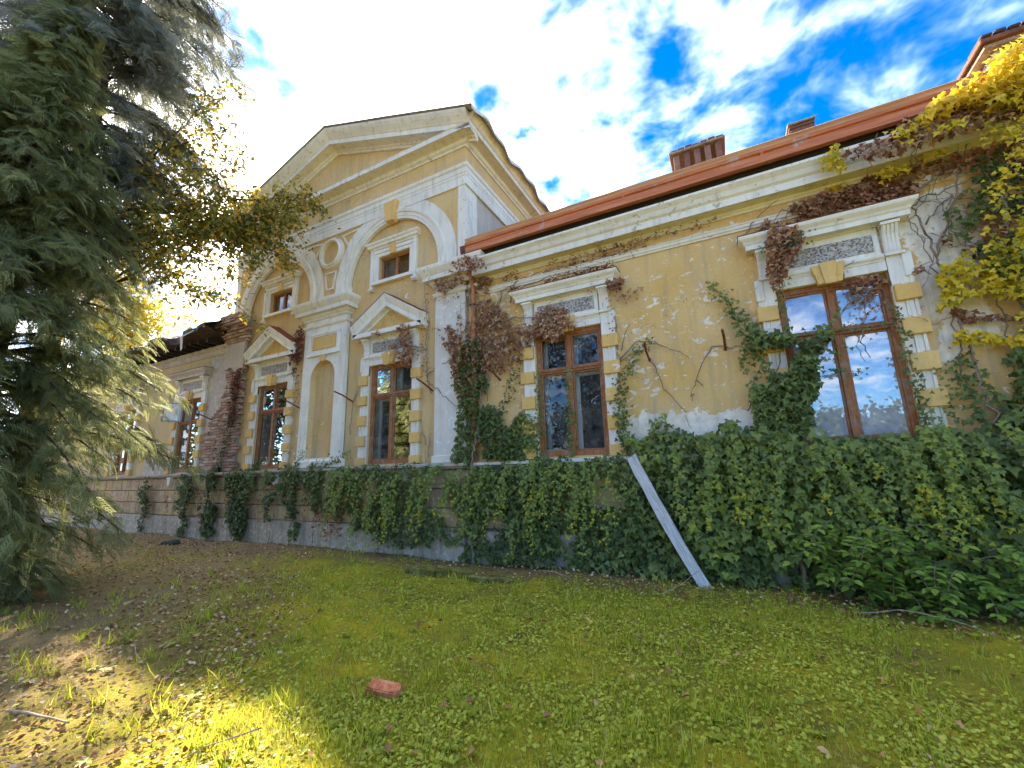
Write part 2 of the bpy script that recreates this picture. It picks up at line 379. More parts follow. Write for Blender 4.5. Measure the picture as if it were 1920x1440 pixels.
TPL = {
 'ivy': (np.array([(0, 0, 0), (.30, -.12, .05), (.56, .24, .10), (.27, .40, .04), (0, 1, -.14), (-.30, -.12, .05), (-.56, .24, .10), (-.27, .40, .04)]),
         np.array([(0, 1, 2), (0, 2, 3), (0, 3, 4), (0, 6, 5), (0, 7, 6), (0, 4, 7)])),
 'oval': (np.array([(0, 0, 0), (.27, .35, .07), (.20, .72, .04), (0, 1, -.10), (-.27, .35, .07), (-.20, .72, .04)]),
          np.array([(0, 1, 2), (0, 2, 3), (0, 5, 4), (0, 3, 5)])),
 'round': (np.array([(0, 0, 0), (.42, -.08, .06), (.55, .40, .10), (.22, .82, .03), (-.22, .82, .03), (-.55, .40, .10), (-.42, -.08, .06)]),
           np.array([(0, 1, 2), (0, 2, 3), (0, 3, 4), (0, 4, 5), (0, 5, 6)])),
 'blade': (np.array([(-.035, 0, 0), (.035, 0, 0), (-.028, .5, .06), (.028, .5, .06), (0, 1, .30)]), np.array([(0, 1, 3), (0, 3, 2), (2, 3, 4)])),
 'curl': (np.array([(0, 0, 0), (.34, .22, .16), (.30, .66, .20), (0, 1, .02), (-.34, .22, .20), (-.26, .66, .14), (0, .45, -.04)]),
          np.array([(0, 1, 6), (1, 2, 6), (2, 3, 6), (3, 5, 6), (5, 4, 6), (4, 0, 6)])),
}
def spray_tpl(n=9, seed=1):
    g = np.random.default_rng(seed); V = []; F = []
    def tri(a, b, c):
        i = len(V); V.extend((a, b, c)); F.append((i, i + 1, i + 2))
    drop = lambda y: -.34 * y * y
    for i in range(3):
        y0, y1 = i / 3, (i + 1) / 3
        tri((-.018, y0, drop(y0)), (.018, y0, drop(y0)), (0, y1 + .03, drop(y1)))
    for i in range(n):
        y = .05 + .9 * i / n; L = (.36 * (1 - y) ** .7 + .06) * g.uniform(.8, 1.2)
        for sx in (-1, 1):
            yb = y + g.uniform(-.03, .03); tip = (sx * L * .72, yb + L * .85, drop(yb + L * .8) - .12 * L)
            tri((0, yb - .030, drop(yb)), (0, yb + .030, drop(yb)), tip)
            mx = (sx * L * .30, yb + L * .34, drop(yb + .3 * L))
            tri(mx, (mx[0] + sx * .035, mx[1] + .045, mx[2]), (mx[0] + sx * .01, mx[1] + L * .62, mx[2] - .03))
    return np.array(V), np.array(F)
TPL['spray'] = spray_tpl()
def scatter(tpl, C_, n_, t_, size, v=None):
    """place a template at centres C_, normal n_, tip direction t_"""
    TV, TF = TPL[tpl]; C_ = np.asarray(C_, float); M_ = len(C_)
    n_ = unit(np.asarray(n_, float)); t_ = np.asarray(t_, float)
    t_ = unit(t_ - n_ * (t_ * n_).sum(1, keepdims=True)); b_ = np.cross(t_, n_)
    size = np.broadcast_to(np.asarray(size, float), (M_,))[:, None, None]
    V = C_[:, None, :] + size * (b_[:, None, :] * TV[None, :, 0:1] + t_[:, None, :] * TV[None, :, 1:2] + n_[:, None, :] * TV[None, :, 2:3])
    k = len(TV); F = TF[None] + (np.arange(M_) * k)[:, None, None]
    v = rng.random(M_) if v is None else np.asarray(v, float)
    return V.reshape(-1, 3), F.reshape(-1, TF.shape[1]), np.repeat(np.clip(v, 0, 1), k)
def merge(parts):
    Vs, Fs, vs, off = [], [], [], 0
    for V, F, v in parts:
        Vs.append(V); Fs.append(F + off); vs.append(v); off += len(V)
    return np.concatenate(Vs), np.concatenate(Fs), np.concatenate(vs)
def vnoise(x, y, s=1., seed=0):
    """cheap smooth 2-D value noise 0..1"""
    g = np.random.default_rng(100 + seed); T = g.random((64, 64))
    x = np.asarray(x, float) * s + 1000; y = np.asarray(y, float) * s + 1000
    xi = np.floor(x).astype(int); yi = np.floor(y).astype(int); fx = x - xi; fy = y - yi
    fx = fx * fx * (3 - 2 * fx); fy = fy * fy * (3 - 2 * fy); q = lambda a, b: T[a % 64, b % 64]
    return (q(xi, yi) * (1 - fx) + q(xi + 1, yi) * fx) * (1 - fy) + (q(xi, yi + 1) * (1 - fx) + q(xi + 1, yi + 1) * fx) * fy
def gz(x, y):
    x = np.asarray(x, float); y = np.asarray(y, float)
    return .10 * (vnoise(x, y, .45, 1) - .5) + .05 * (vnoise(x, y, 1.7, 2) - .5) + .02 * (vnoise(x, y, 6., 3) - .5) + .10 * np.clip((y + .9) / .9, 0, 1) * (y < 2) * .6

# ------------------------------------------------------------------ ground
def spaced(lo, hi, nlo, nhi, step):
    mid = np.arange(nlo, nhi + 1e-6, step)
    def far(a, b):
        k = np.linspace(0, 1, 14)[1:]; return a + (b - a) * k ** 3
    return np.concatenate([far(nlo, lo)[::-1], mid, far(nhi, hi)])
gx = spaced(-900, 900, -26, 9, .16); gy = spaced(-900, 900, -12, 2, .16)
GX, GY = np.meshgrid(gx, gy); near = np.clip(1.5 - np.maximum(np.abs(GX + 8) - 17, np.abs(GY + 5) - 7) / 8, 0, 1)
GZ = gz(GX, GY) * near
V = np.stack([GX, GY, GZ], -1).reshape(-1, 3); nx, ny = len(gx), len(gy)
i = np.arange(nx * ny).reshape(ny, nx); F = np.stack([i[:-1, :-1], i[:-1, 1:], i[1:, 1:], i[1:, :-1]], -1).reshape(-1, 4)
g = npmesh('ground', V, F, 'ground_soil'); g['kind'] = 'structure'; g['label'] = 'mossy overgrown lawn with bare earth in front of the old house'

# ------------------------------------------------------------------ house
XC = -8.81; XL, XR = -13.04, -4.58           # pavilion
YF = -.05                                    # pavilion front plane; wings at Y = 0
YB = .03                                     # wall inside the pavilion arches
house = empty('manor_house', (XC, 4, 0), 'derelict yellow manor house with white trim and gabled central pavilion', 'house')
def part(mb, name, mat, parent=None, **k):
    par = parent if parent is not None else house
    o = mb.build(name, mat, None, **k)
    if parent is None: child(o, house)
    else: o.parent = parent; o.matrix_parent_inverse = parent.matrix_world.inverted() if False else Matrix.Identity(4)
    return o
# children of parts: the part itself sits (through its parent inverse) at the world origin, so identity keeps coordinates
WIN = [(-19.1, 0., 'hood'), (-15.0, 0., 'hood'), (-10.93, YB, 'ped'), (-6.69, YB, 'ped'), (-2.42, 0., 'hood'), (1.50, 0., 'hood')]
def wall_grid(x0, x1, z0, z1, y0, y1, holes):
    """a wall slab with rectangular holes, made from boxes that butt end to end"""
    mb = MB(); xs = [x0]
    for (a, b, c, d) in sorted(holes):
        if a > xs[-1]: mb.box(xs[-1], a, y0, y1, z0, z1)
        if c > z0: mb.box(a, b, y0, y1, z0, c)
        col = sorted([h for h in holes if h[0] == a], key=lambda h: h[2])
        if (a, b, c, d) == col[0]:
            for k, h in enumerate(col):
                top = col[k + 1][2] if k + 1 < len(col) else z1
                if top > h[3]: mb.box(a, b, y0, y1, h[3], top)
        xs.append(b)
    if x1 > xs[-1]: mb.box(xs[-1], x1, y0, y1, z0, z1)
    return mb
hw = .64
part(wall_grid(XR + .02, 9.5, 1.80, 6.0, 0., .42, [(c - hw, c + hw, 1.88, 4.15) for c in (-2.42, 1.50, 5.6)]), 'wing_wall', 'wall_wing')
part(wall_grid(-30, XL - .02, 1.80, 5.95, 0., .42, [(c - hw, c + hw, 1.88, 4.15) for c in (-19.1, -15.0)]), 'left_wing_wall', 'wall_left')
def pav_wall():
    mb = MB()
    for xa, xb in ((XL + .06, -10.93 - hw), (-10.93 + hw, -6.69 - hw), (-6.69 + hw, XR - .06)): mb.box(xa, xb, YB, .42, 1.80, 8.5)
    for c in (-10.93, -6.69):
        mb.box(c - hw, c + hw, YB, .42, 1.80, 1.88); mb.box(c - hw, c + hw, YB, .42, 4.15, 6.26)
        mb.box(c - hw, c - .49, YB, .42, 6.26, 6.90); mb.box(c + .49, c + hw, YB, .42, 6.26, 6.90); mb.box(c - hw, c + hw, YB, .42, 6.90, 8.5)
    return mb
part(pav_wall(), 'pavilion_wall', 'wall_pavilion')
sw = MB(); sw.box(XR - .30, XR - .012, .42, 8.5, 1.8, 9.1); part(sw, 'pavilion_side_wall', 'wall_bare')
sw = MB(); sw.box(XL + .012, XL + .30, .42, 8.5, 1.8, 9.1); part(sw, 'pavilion_side_wall', 'wall_bare')
sw = MB(); sw.box(XL + .31, XR - .31, 8.1, 8.5, 1.8, 9.1); sw.box(XR, 9.5, 8.1, 8.5, 0, 6.0); sw.box(-30, XL, 8.1, 8.5, 0, 5.95); part(sw, 'rear_wall', 'wall_bare')
sw = MB(); sw.box(9.2, 9.5, .43, 8.09, 0., 6.); part(sw, 'end_wall', 'wall_bare')
sw = MB(); sw.box(-30, -29.7, .43, 8.09, 0., 5.9); part(sw, 'end_wall', 'wall_bare')
# rooms behind the windows
it = MB(); it.box(-29.6, 9.1, .44, 8.05, 1.10, 1.20); it.box(-29.6, 9.1, 3.6, 3.7, 1.21, 5.6)
for x in (-17.4, -8.86, .2, 3.4): it.box(x, x + .1, .44, 3.59, 1.21, 5.6)
it.box(-29.6, XL - .02, .44, 3.59, 5.0, 5.1); it.box(XR + .02, 9.1, .44, 3.59, 5.0, 5.1); it.box(XL + .32, XR - .32, .44, 3.59, 5.2, 5.3)
part(it, 'room_partition', 'interior')

# plinth: grey base course and rusticated blocks, one object per block
pl = MB(); pl.box(XR + .03, 9.5, -.10, .4, -.3, .60); part(pl, 'base_course', 'grey_plinth', bevel=.015)
pl = MB(); pl.box(XL, XR, -.16, .4, -.3, .62); part(pl, 'base_course', 'grey_plinth', bevel=.015)
pl = MB(); pl.box(-30, XL - .03, -.10, .4, -.3, .60); part(pl, 'base_course', 'grey_plinth', bevel=.015)
pl = MB(); pl.box(-30, 9.5, .02, .4, .55, 1.80); part(pl, 'plinth_core', 'mortar')
blk = {}
def block(w, h, d):
    k = (round(w, 2), round(h, 2))
    if k not in blk:
        b = MB(); b.box(0, w, 0, d, 0, h); bmesh.ops.bevel(b.b, geom=list(b.b.edges), offset=.018, segments=1, affect='EDGES')
        bmesh.ops.recalc_face_normals(b.b, faces=b.b.faces)
        me = bpy.data.meshes.new('plinth_block'); b.b.to_mesh(me); b.b.free(); me.materials.append(MATS['plinth_plaster']); blk[k] = me
    return blk[k]
for row, z in enumerate((.625, .99, 1.355)):
    x = -21.0
    while x < 4.5:
        w = 1.18
        yy = -.10 if XL <= x + .3 < XR else -.045
        o = link('plinth_block', block(w - .02, .345, .14)); child(o, house); o.location = (x + (.55 if row == 1 else 0), yy, z); x += w
# string course / sills
def course(x0, x1, yb, name='sill_course', m='old_cornice'):
    prof = [(-.02, 1.735), (.05, 1.735), (.05, 1.755), (.13, 1.775), (.14, 1.825), (-.02, 1.845)]
    part(MB().sweep([(x0, yb + .1), (x0, yb), (x1, yb), (x1, yb + .1)], prof), name, m)
course(XL + .02, XR - .02, YF - .05); course(-30, XL - .25, -.02); course(-4.4, 9.4, -.02, m='white_trim')
# small consoles below the sills
for c in (-15.45, -14.55, -11.6, -10.25, -7.35, -6.05, .98, 2.02):
    b = MB(); y = YF - .04 if XL < c < XR else -.02
    b.prism([(c - .09, 1.735), (c + .09, 1.735), (c + .075, 1.62), (c + .04, 1.50), (c, 1.46), (c - .04, 1.50), (c - .075, 1.62)], y - .11, y + .02)
    b.box(c - .11, c + .11, y - .125, y + .02, 1.69, 1.732); part(b, 'console', 'white_trim', bevel=.008)

# ---- windows
def window(xc, yw, kind, idx):
    z0, z1 = 1.88, 4.15; fy = yw + .10
    # wooden outer frame: jambs, head, bottom rail, mullion, transom
    f = MB(); a = .075
    f.box(xc - hw, xc - hw + a, fy - .05, fy + .04, z0, z1); f.box(xc + hw - a, xc + hw, fy - .05, fy + .04, z0, z1)
    f.box(xc - hw + a, xc + hw - a, fy - .05, fy + .04, z1 - a, z1); f.box(xc - hw + a, xc + hw - a, fy - .05, fy + .04, z0, z0 + .085)
    f.box(xc - hw + a, xc + hw - a, fy - .062, fy + .04, 3.385, 3.465); f.box(xc - hw + a, xc + hw - a, fy - .085, fy - .062, 3.425, 3.455)
    f.box(xc - .045, xc + .045, fy - .055, fy + .04, z0 + .085, 3.385); f.box(xc - .045, xc + .045, fy - .055, fy + .04, 3.465, z1 - a)
    win = part(f, 'window', 'window_wood', bevel=.006)
    gm = 'glass_bright' if idx in (4,) else 'glass_clear'
    openings = [(xc - hw + a, xc - .045, z0 + .085, 3.385), (xc + .045, xc + hw - a, z0 + .085, 3.385), (xc - hw + a, xc - .045, 3.465, z1 - a), (xc + .045, xc + hw - a, 3.465, z1 - a)]
    for k, (xa, xb, za, zb) in enumerate(openings):
        if idx == 0 and k == 2: continue              # this casement stands open
        s = MB(); w = .032; y0, y1 = fy - .030, fy + .012
        s.box(xa, xa + w, y0, y1, za, zb); s.box(xb - w, xb, y0, y1, za, zb); s.box(xa + w, xb - w, y0, y1, za, za + w); s.box(xa + w, xb - w, y0, y1, zb - w, zb)
        part(s, 'sash', 'window_wood', win, bevel=.004)
        g_ = MB(); tilt = random.uniform(-.012, .012); t2 = random.uniform(-.008, .008); yy = fy - .008
        g_.face([(xa + w, yy - tilt - t2, za + w), (xb - w, yy + tilt - t2, za + w), (xb - w, yy + tilt + t2, zb - w), (xa + w, yy - tilt + t2, zb - w)])
        part(g_, 'pane', gm, win)
    # inner white casement window, set back in the reveal
    iy = fy + .17; s = MB(); w = .085
    for (xa, xb, za, zb) in ((xc - hw + .05, xc - .01, z0 + .02, 3.40), (xc + .01, xc + hw - .05, z0 + .02, 3.40), (xc - hw + .05, xc - .01, 3.45, z1 - .02), (xc + .01, xc + hw - .05, 3.45, z1 - .02)):
        if idx == 1 and xb < xc: continue
        s.box(xa, xa + w, iy, iy + .05, za, zb); s.box(xb - w * .6, xb, iy, iy + .05, za, zb); s.box(xa + w, xb - w * .6, iy, iy + .05, za, za + .05); s.box(xa + w, xb - w * .6, iy, iy + .05, zb - .07, zb)
    part(s, 'inner_casement', 'inner_white', win, bevel=.006)
    rv = MB()                                          # white reveal linings
    rv.box(xc - hw + .002, xc - hw + .03, fy + .045, .45, z0, z1); rv.box(xc + hw - .03, xc + hw - .002, fy + .045, .45, z0, z1); rv.box(xc - hw + .03, xc + hw - .03, fy + .045, .45, z1 - .03, z1 - .002); rv.box(xc - hw + .03, xc + hw - .03, fy + .045, .45, z0 + .002, z0 + .03)
    part(rv, 'reveal_lining', 'inner_white', win)
    if idx in (0, 1, 4):
        for xa, xb in (((xc - hw + .04, xc - .02), (xc + .02, xc + hw - .04)) if idx in (0, 4) else ((xc - hw + .04, xc - .16),)):
            cu = MB(); nseg = 12
            for k in range(nseg):
                u0, u1 = xa + (xb - xa) * k / nseg, xa + (xb - xa) * (k + 1) / nseg; yk = iy + .10
                cu.face([(u0, yk + .03 * (k % 2), z0 + .04), (u1, yk + .03 * ((k + 1) % 2), z0 + .04), (u1, yk + .03 * ((k + 1) % 2), z1 - .05), (u0, yk + .03 * (k % 2), z1 - .05)])
            part(cu, 'curtain', 'sheer_curtain' if idx == 4 else 'curtain', win)
    # surround
    sur = MB()
    for sx in (-1, 1):
        x = lambda d: xc + sx * d
        for d0, d1, p_ in ((.645, .745, .035), (.745, .775, .055), (.775, .83, .045), (.83, .865, .065)):
            xa, xb = sorted((x(d0), x(d1))); sur.box(xa, xb, yw - p_, yw + .01, 1.86, 4.16)
        xa, xb = sorted((x(.645), x(.885))); sur.box(xa, xb, yw - .05, yw + .01, 3.93, 4.36)      # ears
        xa, xb = sorted((x(.80), x(.90))); sur.box(xa, xb, yw - .075, yw + .01, 4.02, 4.345)
    sur.box(xc - .64, xc + .64, yw - .040, yw + .01, 4.155, 4.36)
    part(sur, 'surround', 'white_trim', win, bevel=.005)
    hd = MB()
    hd.sweep([(xc - .63, yw), (xc + .63, yw)], [(0, 4.285), (.05, 4.285), (.055, 4.31), (.085, 4.335), (.09, 4.38), (0, 4.40)])
    for sx in (-1, 1): hd.box(*sorted((xc + sx * .635, xc + sx * .845)), yw - .10, yw, 4.335, 4.375)
    hd.box(xc - .62, xc + .62, yw - .035, yw + .01, 4.385, 4.80)
    part(hd, 'head_moulding', 'white_trim', win, bevel=.005)
    pn = MB(); pn.box(xc - .55, xc + .55, yw - .045, yw - .03, 4.45, 4.70); part(pn, 'rough_panel', 'pebbledash', win)
    ks = MB(); ks.prism([(xc - .135, 4.10), (xc + .135, 4.10), (xc + .20, 4.385), (xc - .20, 4.385)], yw - .115, yw - .02); ks.prism([(xc - .065, 4.085), (xc + .065, 4.085), (xc + .10, 4.41), (xc - .10, 4.41)], yw - .14, yw - .114)
    part(ks, 'keystone', 'quoin_yellow', win, bevel=.006)
    for sx in (-1, 1):
        for (za, zb) in ((3.70, 3.915), (3.225, 3.45), (2.75, 2.98), (2.29, 2.515), (1.852, 2.04)):
            q = MB(); xa, xb = sorted((xc + sx * .652, xc + sx * (.92 + random.uniform(-.008, .008)))); q.box(xa, xb, yw - .098 + random.uniform(-.008, .006), yw, za + random.uniform(-.006, .006), zb + random.uniform(-.008, .008))
            part(q, 'quoin', 'quoin_yellow', win, bevel=.008)
        # fluted scroll bracket
        cb = MB(); xm = xc + sx * .735
        side = [(0, 4.38), (.045, 4.38), (.06, 4.42), (.055, 4.52), (.075, 4.64), (.125, 4.74), (.14, 4.80), (0, 4.80)]
        def lay(xa, xb, k):
            A = [cb.b.verts.new((xa, yw - p_ * k, z)) for p_, z in side]; B = [cb.b.verts.new((xb, yw - p_ * k, z)) for p_, z in side]
            cb.b.faces.new(A); cb.b.faces.new(B[::-1])
            for j in range(len(side)): cb.b.faces.new((A[j], A[(j + 1) % len(side)], B[(j + 1) % len(side)], B[j]))
        lay(xm - .085, xm + .085, 1.)
        for d in (-.062, -.021, .021, .062): lay(xm + d - .012, xm + d + .012, 1.14)
        cb.box(xm - .10, xm + .10, yw - .165, yw, 4.76, 4.797)
        part(cb, 'bracket', 'white_trim', win)
    m_ = 'old_cornice' if idx in (0, 5) else 'white_trim'
    if kind == 'hood':
        h = MB(); y = yw - .03
        prof = [(-.03, 4.80), (.02, 4.80), (.03, 4.815), (.15, 4.815), (.15, 4.885), (.165, 4.90), (.18, 4.93), (.225, 4.975), (.235, 5.00), (.235, 5.025), (-.03, 5.07)]
        h.sweep([(xc - .80, yw + .02), (xc - .80, y), (xc + .80, y), (xc + .80, yw + .02)], prof)
        part(h, 'hood_cornice', m_, win)
        fl = MB(); fl.sweep([(xc - .80, yw + .01), (xc - .80, y), (xc + .80, y), (xc + .80, yw + .01)], [(-.02, 5.074), (.245, 5.029), (.245, 5.036), (-.02, 5.082)])
        part(fl, 'lead_flashing', 'rust', win)
    else:
        h = MB(); y = yw - .03
        h.sweep([(xc - .83, yw + .02), (xc - .83, y), (xc + .83, y), (xc + .83, yw + .02)], [(-.03, 4.80), (.02, 4.80), (.03, 4.825), (.20, 4.825), (.20, 4.93), (-.03, 4.95)])
        part(h, 'pediment_base', m_, win)
        rk = MB(); e = 1.06; sl = .62
        pts = [(xc - e, 5.42 - sl * e + .01), (xc, 5.42), (xc + e, 5.42 - sl * e + .01)]
        rk.rake(pts, [(-.02, .0), (.06, .0), (.07, .05), (.20, .05), (.20, .17), (.215, .19), (.265, .31), (.265, .345), (-.02, .375)], y)
        part(rk, 'raking_cornice', m_, win)
        tf = MB(); tf.rake([(p_[0] * 1.0, p_[1]) for p_ in pts], [(-.02, .38), (.275, .349), (.275, .357), (-.02, .39)], y); part(tf, 'lead_flashing', 'rust', win)
        ty = MB(); ty.prism([(xc - .80, 4.94), (xc + .80, 4.94), (xc, 5.42)], yw - .035, yw - .01); part(ty, 'tympanum', 'quoin_yellow', win)
    return win
wins = [window(c, y, k, i) for (c, y, k), i in zip(WIN, (5, 0, 1, 2, 3, 4))][1:]
# the upper left casement of the far window stands open
xh, w_, za, zb = -15.57, .51, 3.465, 4.075; ang = R(108)
s = MB()
def swing(d, y): return (xh + d * math.cos(ang) - y * math.sin(ang) * -1, .05 - d * math.sin(ang) - y * math.cos(ang))
def sbox(d0, d1, za_, zb_):
    c = [swing(d, y) for d in (d0, d1) for y in (-.018, .018)]
    v = [s.b.verts.new((*q, z)) for q in c for z in (za_, zb_)]
    for f in ((0, 1, 3, 2), (4, 6, 7, 5), (0, 4, 5, 1), (2, 3, 7, 6), (0, 2, 6, 4), (1, 5, 7, 3)): s.b.faces.new([v[i] for i in f])
for d0, d1, a, b in ((0, .04, za, zb), (w_ - .04, w_, za, zb), (.04, w_ - .04, za, za + .04), (.04, w_ - .04, zb - .04, zb)): sbox(d0, d1, a, b)
osh = part(s, 'open_casement', 'old_cornice', wins[0]); osh['label'] = 'weathered white upper casement standing open'
g_ = MB(); p0, p1 = swing(.04, 0), swing(w_ - .04, 0); g_.face([(*p0, za + .04), (*p1, za + .04), (*p1, zb - .04), (*p0, zb - .04)]); part(g_, 'pane', 'glass_clear', wins[0])

# upper square windows in the arches
def small_window(xc):
    z0, z1 = 6.26, 6.90; h = .49; fy = YB + .12
    f = MB(); a = .05
    f.box(xc - h, xc - h + a, fy - .04, fy + .04, z0, z1); f.box(xc + h - a, xc + h, fy - .04, fy + .04, z0, z1)
    f.box(xc - h + a, xc + h - a, fy - .04, fy + .04, z0, z0 + a); f.box(xc - h + a, xc + h - a, fy - .04, fy + .04, z1 - a, z1); f.box(xc - .035, xc + .035, fy - .045, fy + .04, z0 + a, z1 - a)
    win = part(f, 'small_window', 'window_wood', bevel=.005)
    for xa, xb in ((xc - h + a, xc - .035), (xc + .035, xc + h - a)):
        if xc > -8 and xa > xc: continue
        g_ = MB(); g_.face([(xa, fy, z0 + a), (xb, fy, z0 + a), (xb, fy, z1 - a), (xa, fy, z1 - a)]); part(g_, 'pane', 'glass_clear', win)
    s = MB(); y = YB
    for sx in (-1, 1):
        for d0, d1, p_ in ((.49, .60, .035), (.60, .64, .055), (.64, .72, .075)):
            s.box(*sorted((xc + sx * d0, xc + sx * d1)), y - p_, y + .01, 6.20 if d0 < .6 else 6.08, 7.10)
    s.box(xc - .49, xc + .49, y - .035, y + .01, 6.91, 7.0); s.box(xc - .60, xc + .60, y - .06, y + .01, 7.0, 7.09)
    s.box(xc - .63, xc + .63, y - .115, y + .01, 6.155, 6.24)
    part(s, 'surround', 'white_trim', win, bevel=.005)
    for sx in (-1, 1):
        b = MB(); b.box(*sorted((xc + sx * .60, xc + sx * .74)), y - .10, y, 6.05, 6.10)
        for k in range(3): b.box(*sorted((xc + sx * (.615 + k * .042), xc + sx * (.64 + k * .042))), y - .08, y, 6.015, 6.05)
        part(b, 'drop', 'white_trim', win)
    hd = MB(); hd.sweep([(xc - .70, y + .02), (xc - .70, y - .04), (xc + .70, y - .04), (xc + .70, y + .02)], [(-.02, 7.10), (.03, 7.10), (.03, 7.14), (.085, 7.155), (.085, 7.20), (.13, 7.24), (.13, 7.27), (-.02, 7.29)])
    part(hd, 'hood_cornice', 'white_trim', win)
    k = MB(); k.prism([(xc - .06, 6.87), (xc + .06, 6.87), (xc + .10, 7.12), (xc - .10, 7.12)], y - .10, y - .02); part(k, 'keystone', 'quoin_yellow', win, bevel=.005)
for c in (-10.93, -6.69): small_window(c)

# ---- pavilion front: arches, spandrels, pier with niche, pilasters, entablature, pediment
ZA = 6.34
def spandrel():
    mb = MB(); xs = np.linspace(XL + .02, XR - .02, 160)
    def low(x):
        z = 6.0
        for c in (-10.93, -6.69):
            d = abs(x - c)
            if d < 1.75: z = max(z, ZA + math.sqrt(1.75 ** 2 - d * d))
        return z
    for a, b in zip(xs, xs[1:]):
        za, zb = low(a), low(b)
        mb.face([(a, YF, za), (b, YF, zb), (b, YF, 8.0), (a, YF, 8.0)]); mb.face([(a, YB + .01, za), (b, YB + .01, zb), (b, YF, zb), (a, YF, za)])
    bmesh.ops.remove_doubles(mb.b, verts=mb.b.verts, dist=1e-5); return mb
part(spandrel(), 'spandrel', 'wall_pavilion')
for c in (-10.93, -6.69):
    a = MB()
    a.ring(c, ZA, [(-.06, 1.385), (.035, 1.385), (.035, 1.45), (.05, 1.455), (.05, 1.535), (.075, 1.545), (.085, 1.60), (.03, 1.61), (.03, 1.885), (-.02, 1.885)], 0, 180, 56, YF)
    for sx in (-1, 1):
        for d0, d1, p_ in ((1.385, 1.45, .035), (1.45, 1.545, .05), (1.545, 1.605, .085), (1.605, 1.885, .03)):
            a.box(*sorted((c + sx * d0, c + sx * d1)), YF - p_, YB + .005, 6.02, ZA)
    ar = part(a, 'arch', 'white_arch')
    k = MB(); k.prism([(c - .115, 7.66), (c + .115, 7.66), (c + .21, 8.185), (c - .21, 8.185)], YF - .16, YF + .02); part(k, 'keystone', 'quoin_yellow', ar, bevel=.01)
rd = MB(); rd.ring(XC, 7.43, [(.0, .325), (.10, .325), (.115, .345), (.115, .375), (.06, .40), (.07, .43), (0, .445)], 0, 360, 44, YF); ro = part(rd, 'roundel', 'white_arch')
rd = MB(); rd.ring(XC, 7.43, [(.006, .0), (.006, .33), (-.02, .33), (-.02, 0.)], 0, 360, 32, YF); part(rd, 'roundel_disc', 'wall_pavilion', ro)
def loop_mould(pts, y, w=.035, p_=.03):
    mb = MB()
    for a, b in zip(pts, pts[1:] + pts[:1]):
        a, b = Vector(a), Vector(b); d = (b - a).normalized(); n = Vector((-d.y, d.x)) * w / 2; e = d * w * .35
        mb.prism([tuple(a - n - e), tuple(b - n + e), tuple(b + n + e), tuple(a + n - e)], y - p_ - random.uniform(0, .003), y)
    return mb
for sx in (-1, 1):
    part(loop_mould([(XC + sx * .40, 7.82), (XC + sx * .98, 7.86), (XC + sx * .60, 7.50)], YF, .04), 'spandrel_moulding', 'white_arch')
part(loop_mould([(XC - .20, 6.88), (XC + .20, 6.88), (XC + .12, 6.42), (XC - .12, 6.42)], YF, .04), 'spandrel_moulding', 'white_arch')
for xa, xb in ((XL, XL + .20), (XR - .20, XR)):
    b = MB(); b.box(xa, xb, YF - .028, .43, 6.06, 8.0); part(b, 'corner_strip', 'white_arch', bevel=.008)
# architrave, frieze, cornice wrap round the sides
wrap = [(XL, 8.5), (XL, YF), (XR, YF), (XR, 8.5)]
def wr(e): return [(XL - e, 8.5), (XL - e, YF - e), (XR + e, YF - e), (XR + e, 8.5)]
part(MB().sweep(wrap, [(-.1, 7.95), (.042, 7.95), (.042, 8.17), (.05, 8.175), (.05, 8.245), (.06, 8.25), (.06, 8.36), (.09, 8.39), (.10, 8.46), (-.1, 8.48)]), 'architrave', 'white_arch')
part(MB().sweep(wrap, [(-.12, 8.47), (.0, 8.47), (.0, 8.94), (-.12, 8.94)]), 'frieze', 'wall_pavilion')
part(MB().sweep(wrap, [(-.1, 8.93), (.03, 8.93), (.04, 8.97), (.09, 9.0), (.10, 9.06), (.12, 9.075), (.33, 9.10), (.34, 9.09), (.34, 9.20), (.355, 9.215), (-.1, 9.27)]), 'main_cornice', 'white_arch')
tm = MB(); tm.prism([(XC - 3.9, 9.2), (XC + 3.9, 9.2), (XC, 10.50)], YF + .02, YF + .2); part(tm, 'pediment_tympanum', 'wall_pavilion')
e = 4.56; tl = lambda d: 10.46 - .336 * d
part(MB().rake([(XC - e, tl(e)), (XC, tl(0)), (XC + e, tl(e))], [(-.02, 0.), (.04, 0.), (.05, .04), (.10, .06), (.11, .10), (.33, .115), (.34, .10), (.34, .225), (.36, .24), (.38, .27), (.46, .36), (.50, .42), (.52, .47), (-.02, .52)], YF), 'raking_cornice', 'white_arch')
for s_, x in ((-1, XL), (1, XR)):
    pth = [(x, YF - .34), (x, 8.5)] if s_ > 0 else [(x, 8.5), (x, YF - .34)]
    part(MB().sweep(pth, [(.30, 9.218), (.36, 9.225), (.40, 9.28), (.46, 9.36), (.48, 9.40), (.30, 9.42)]), 'eaves_moulding', 'white_arch')
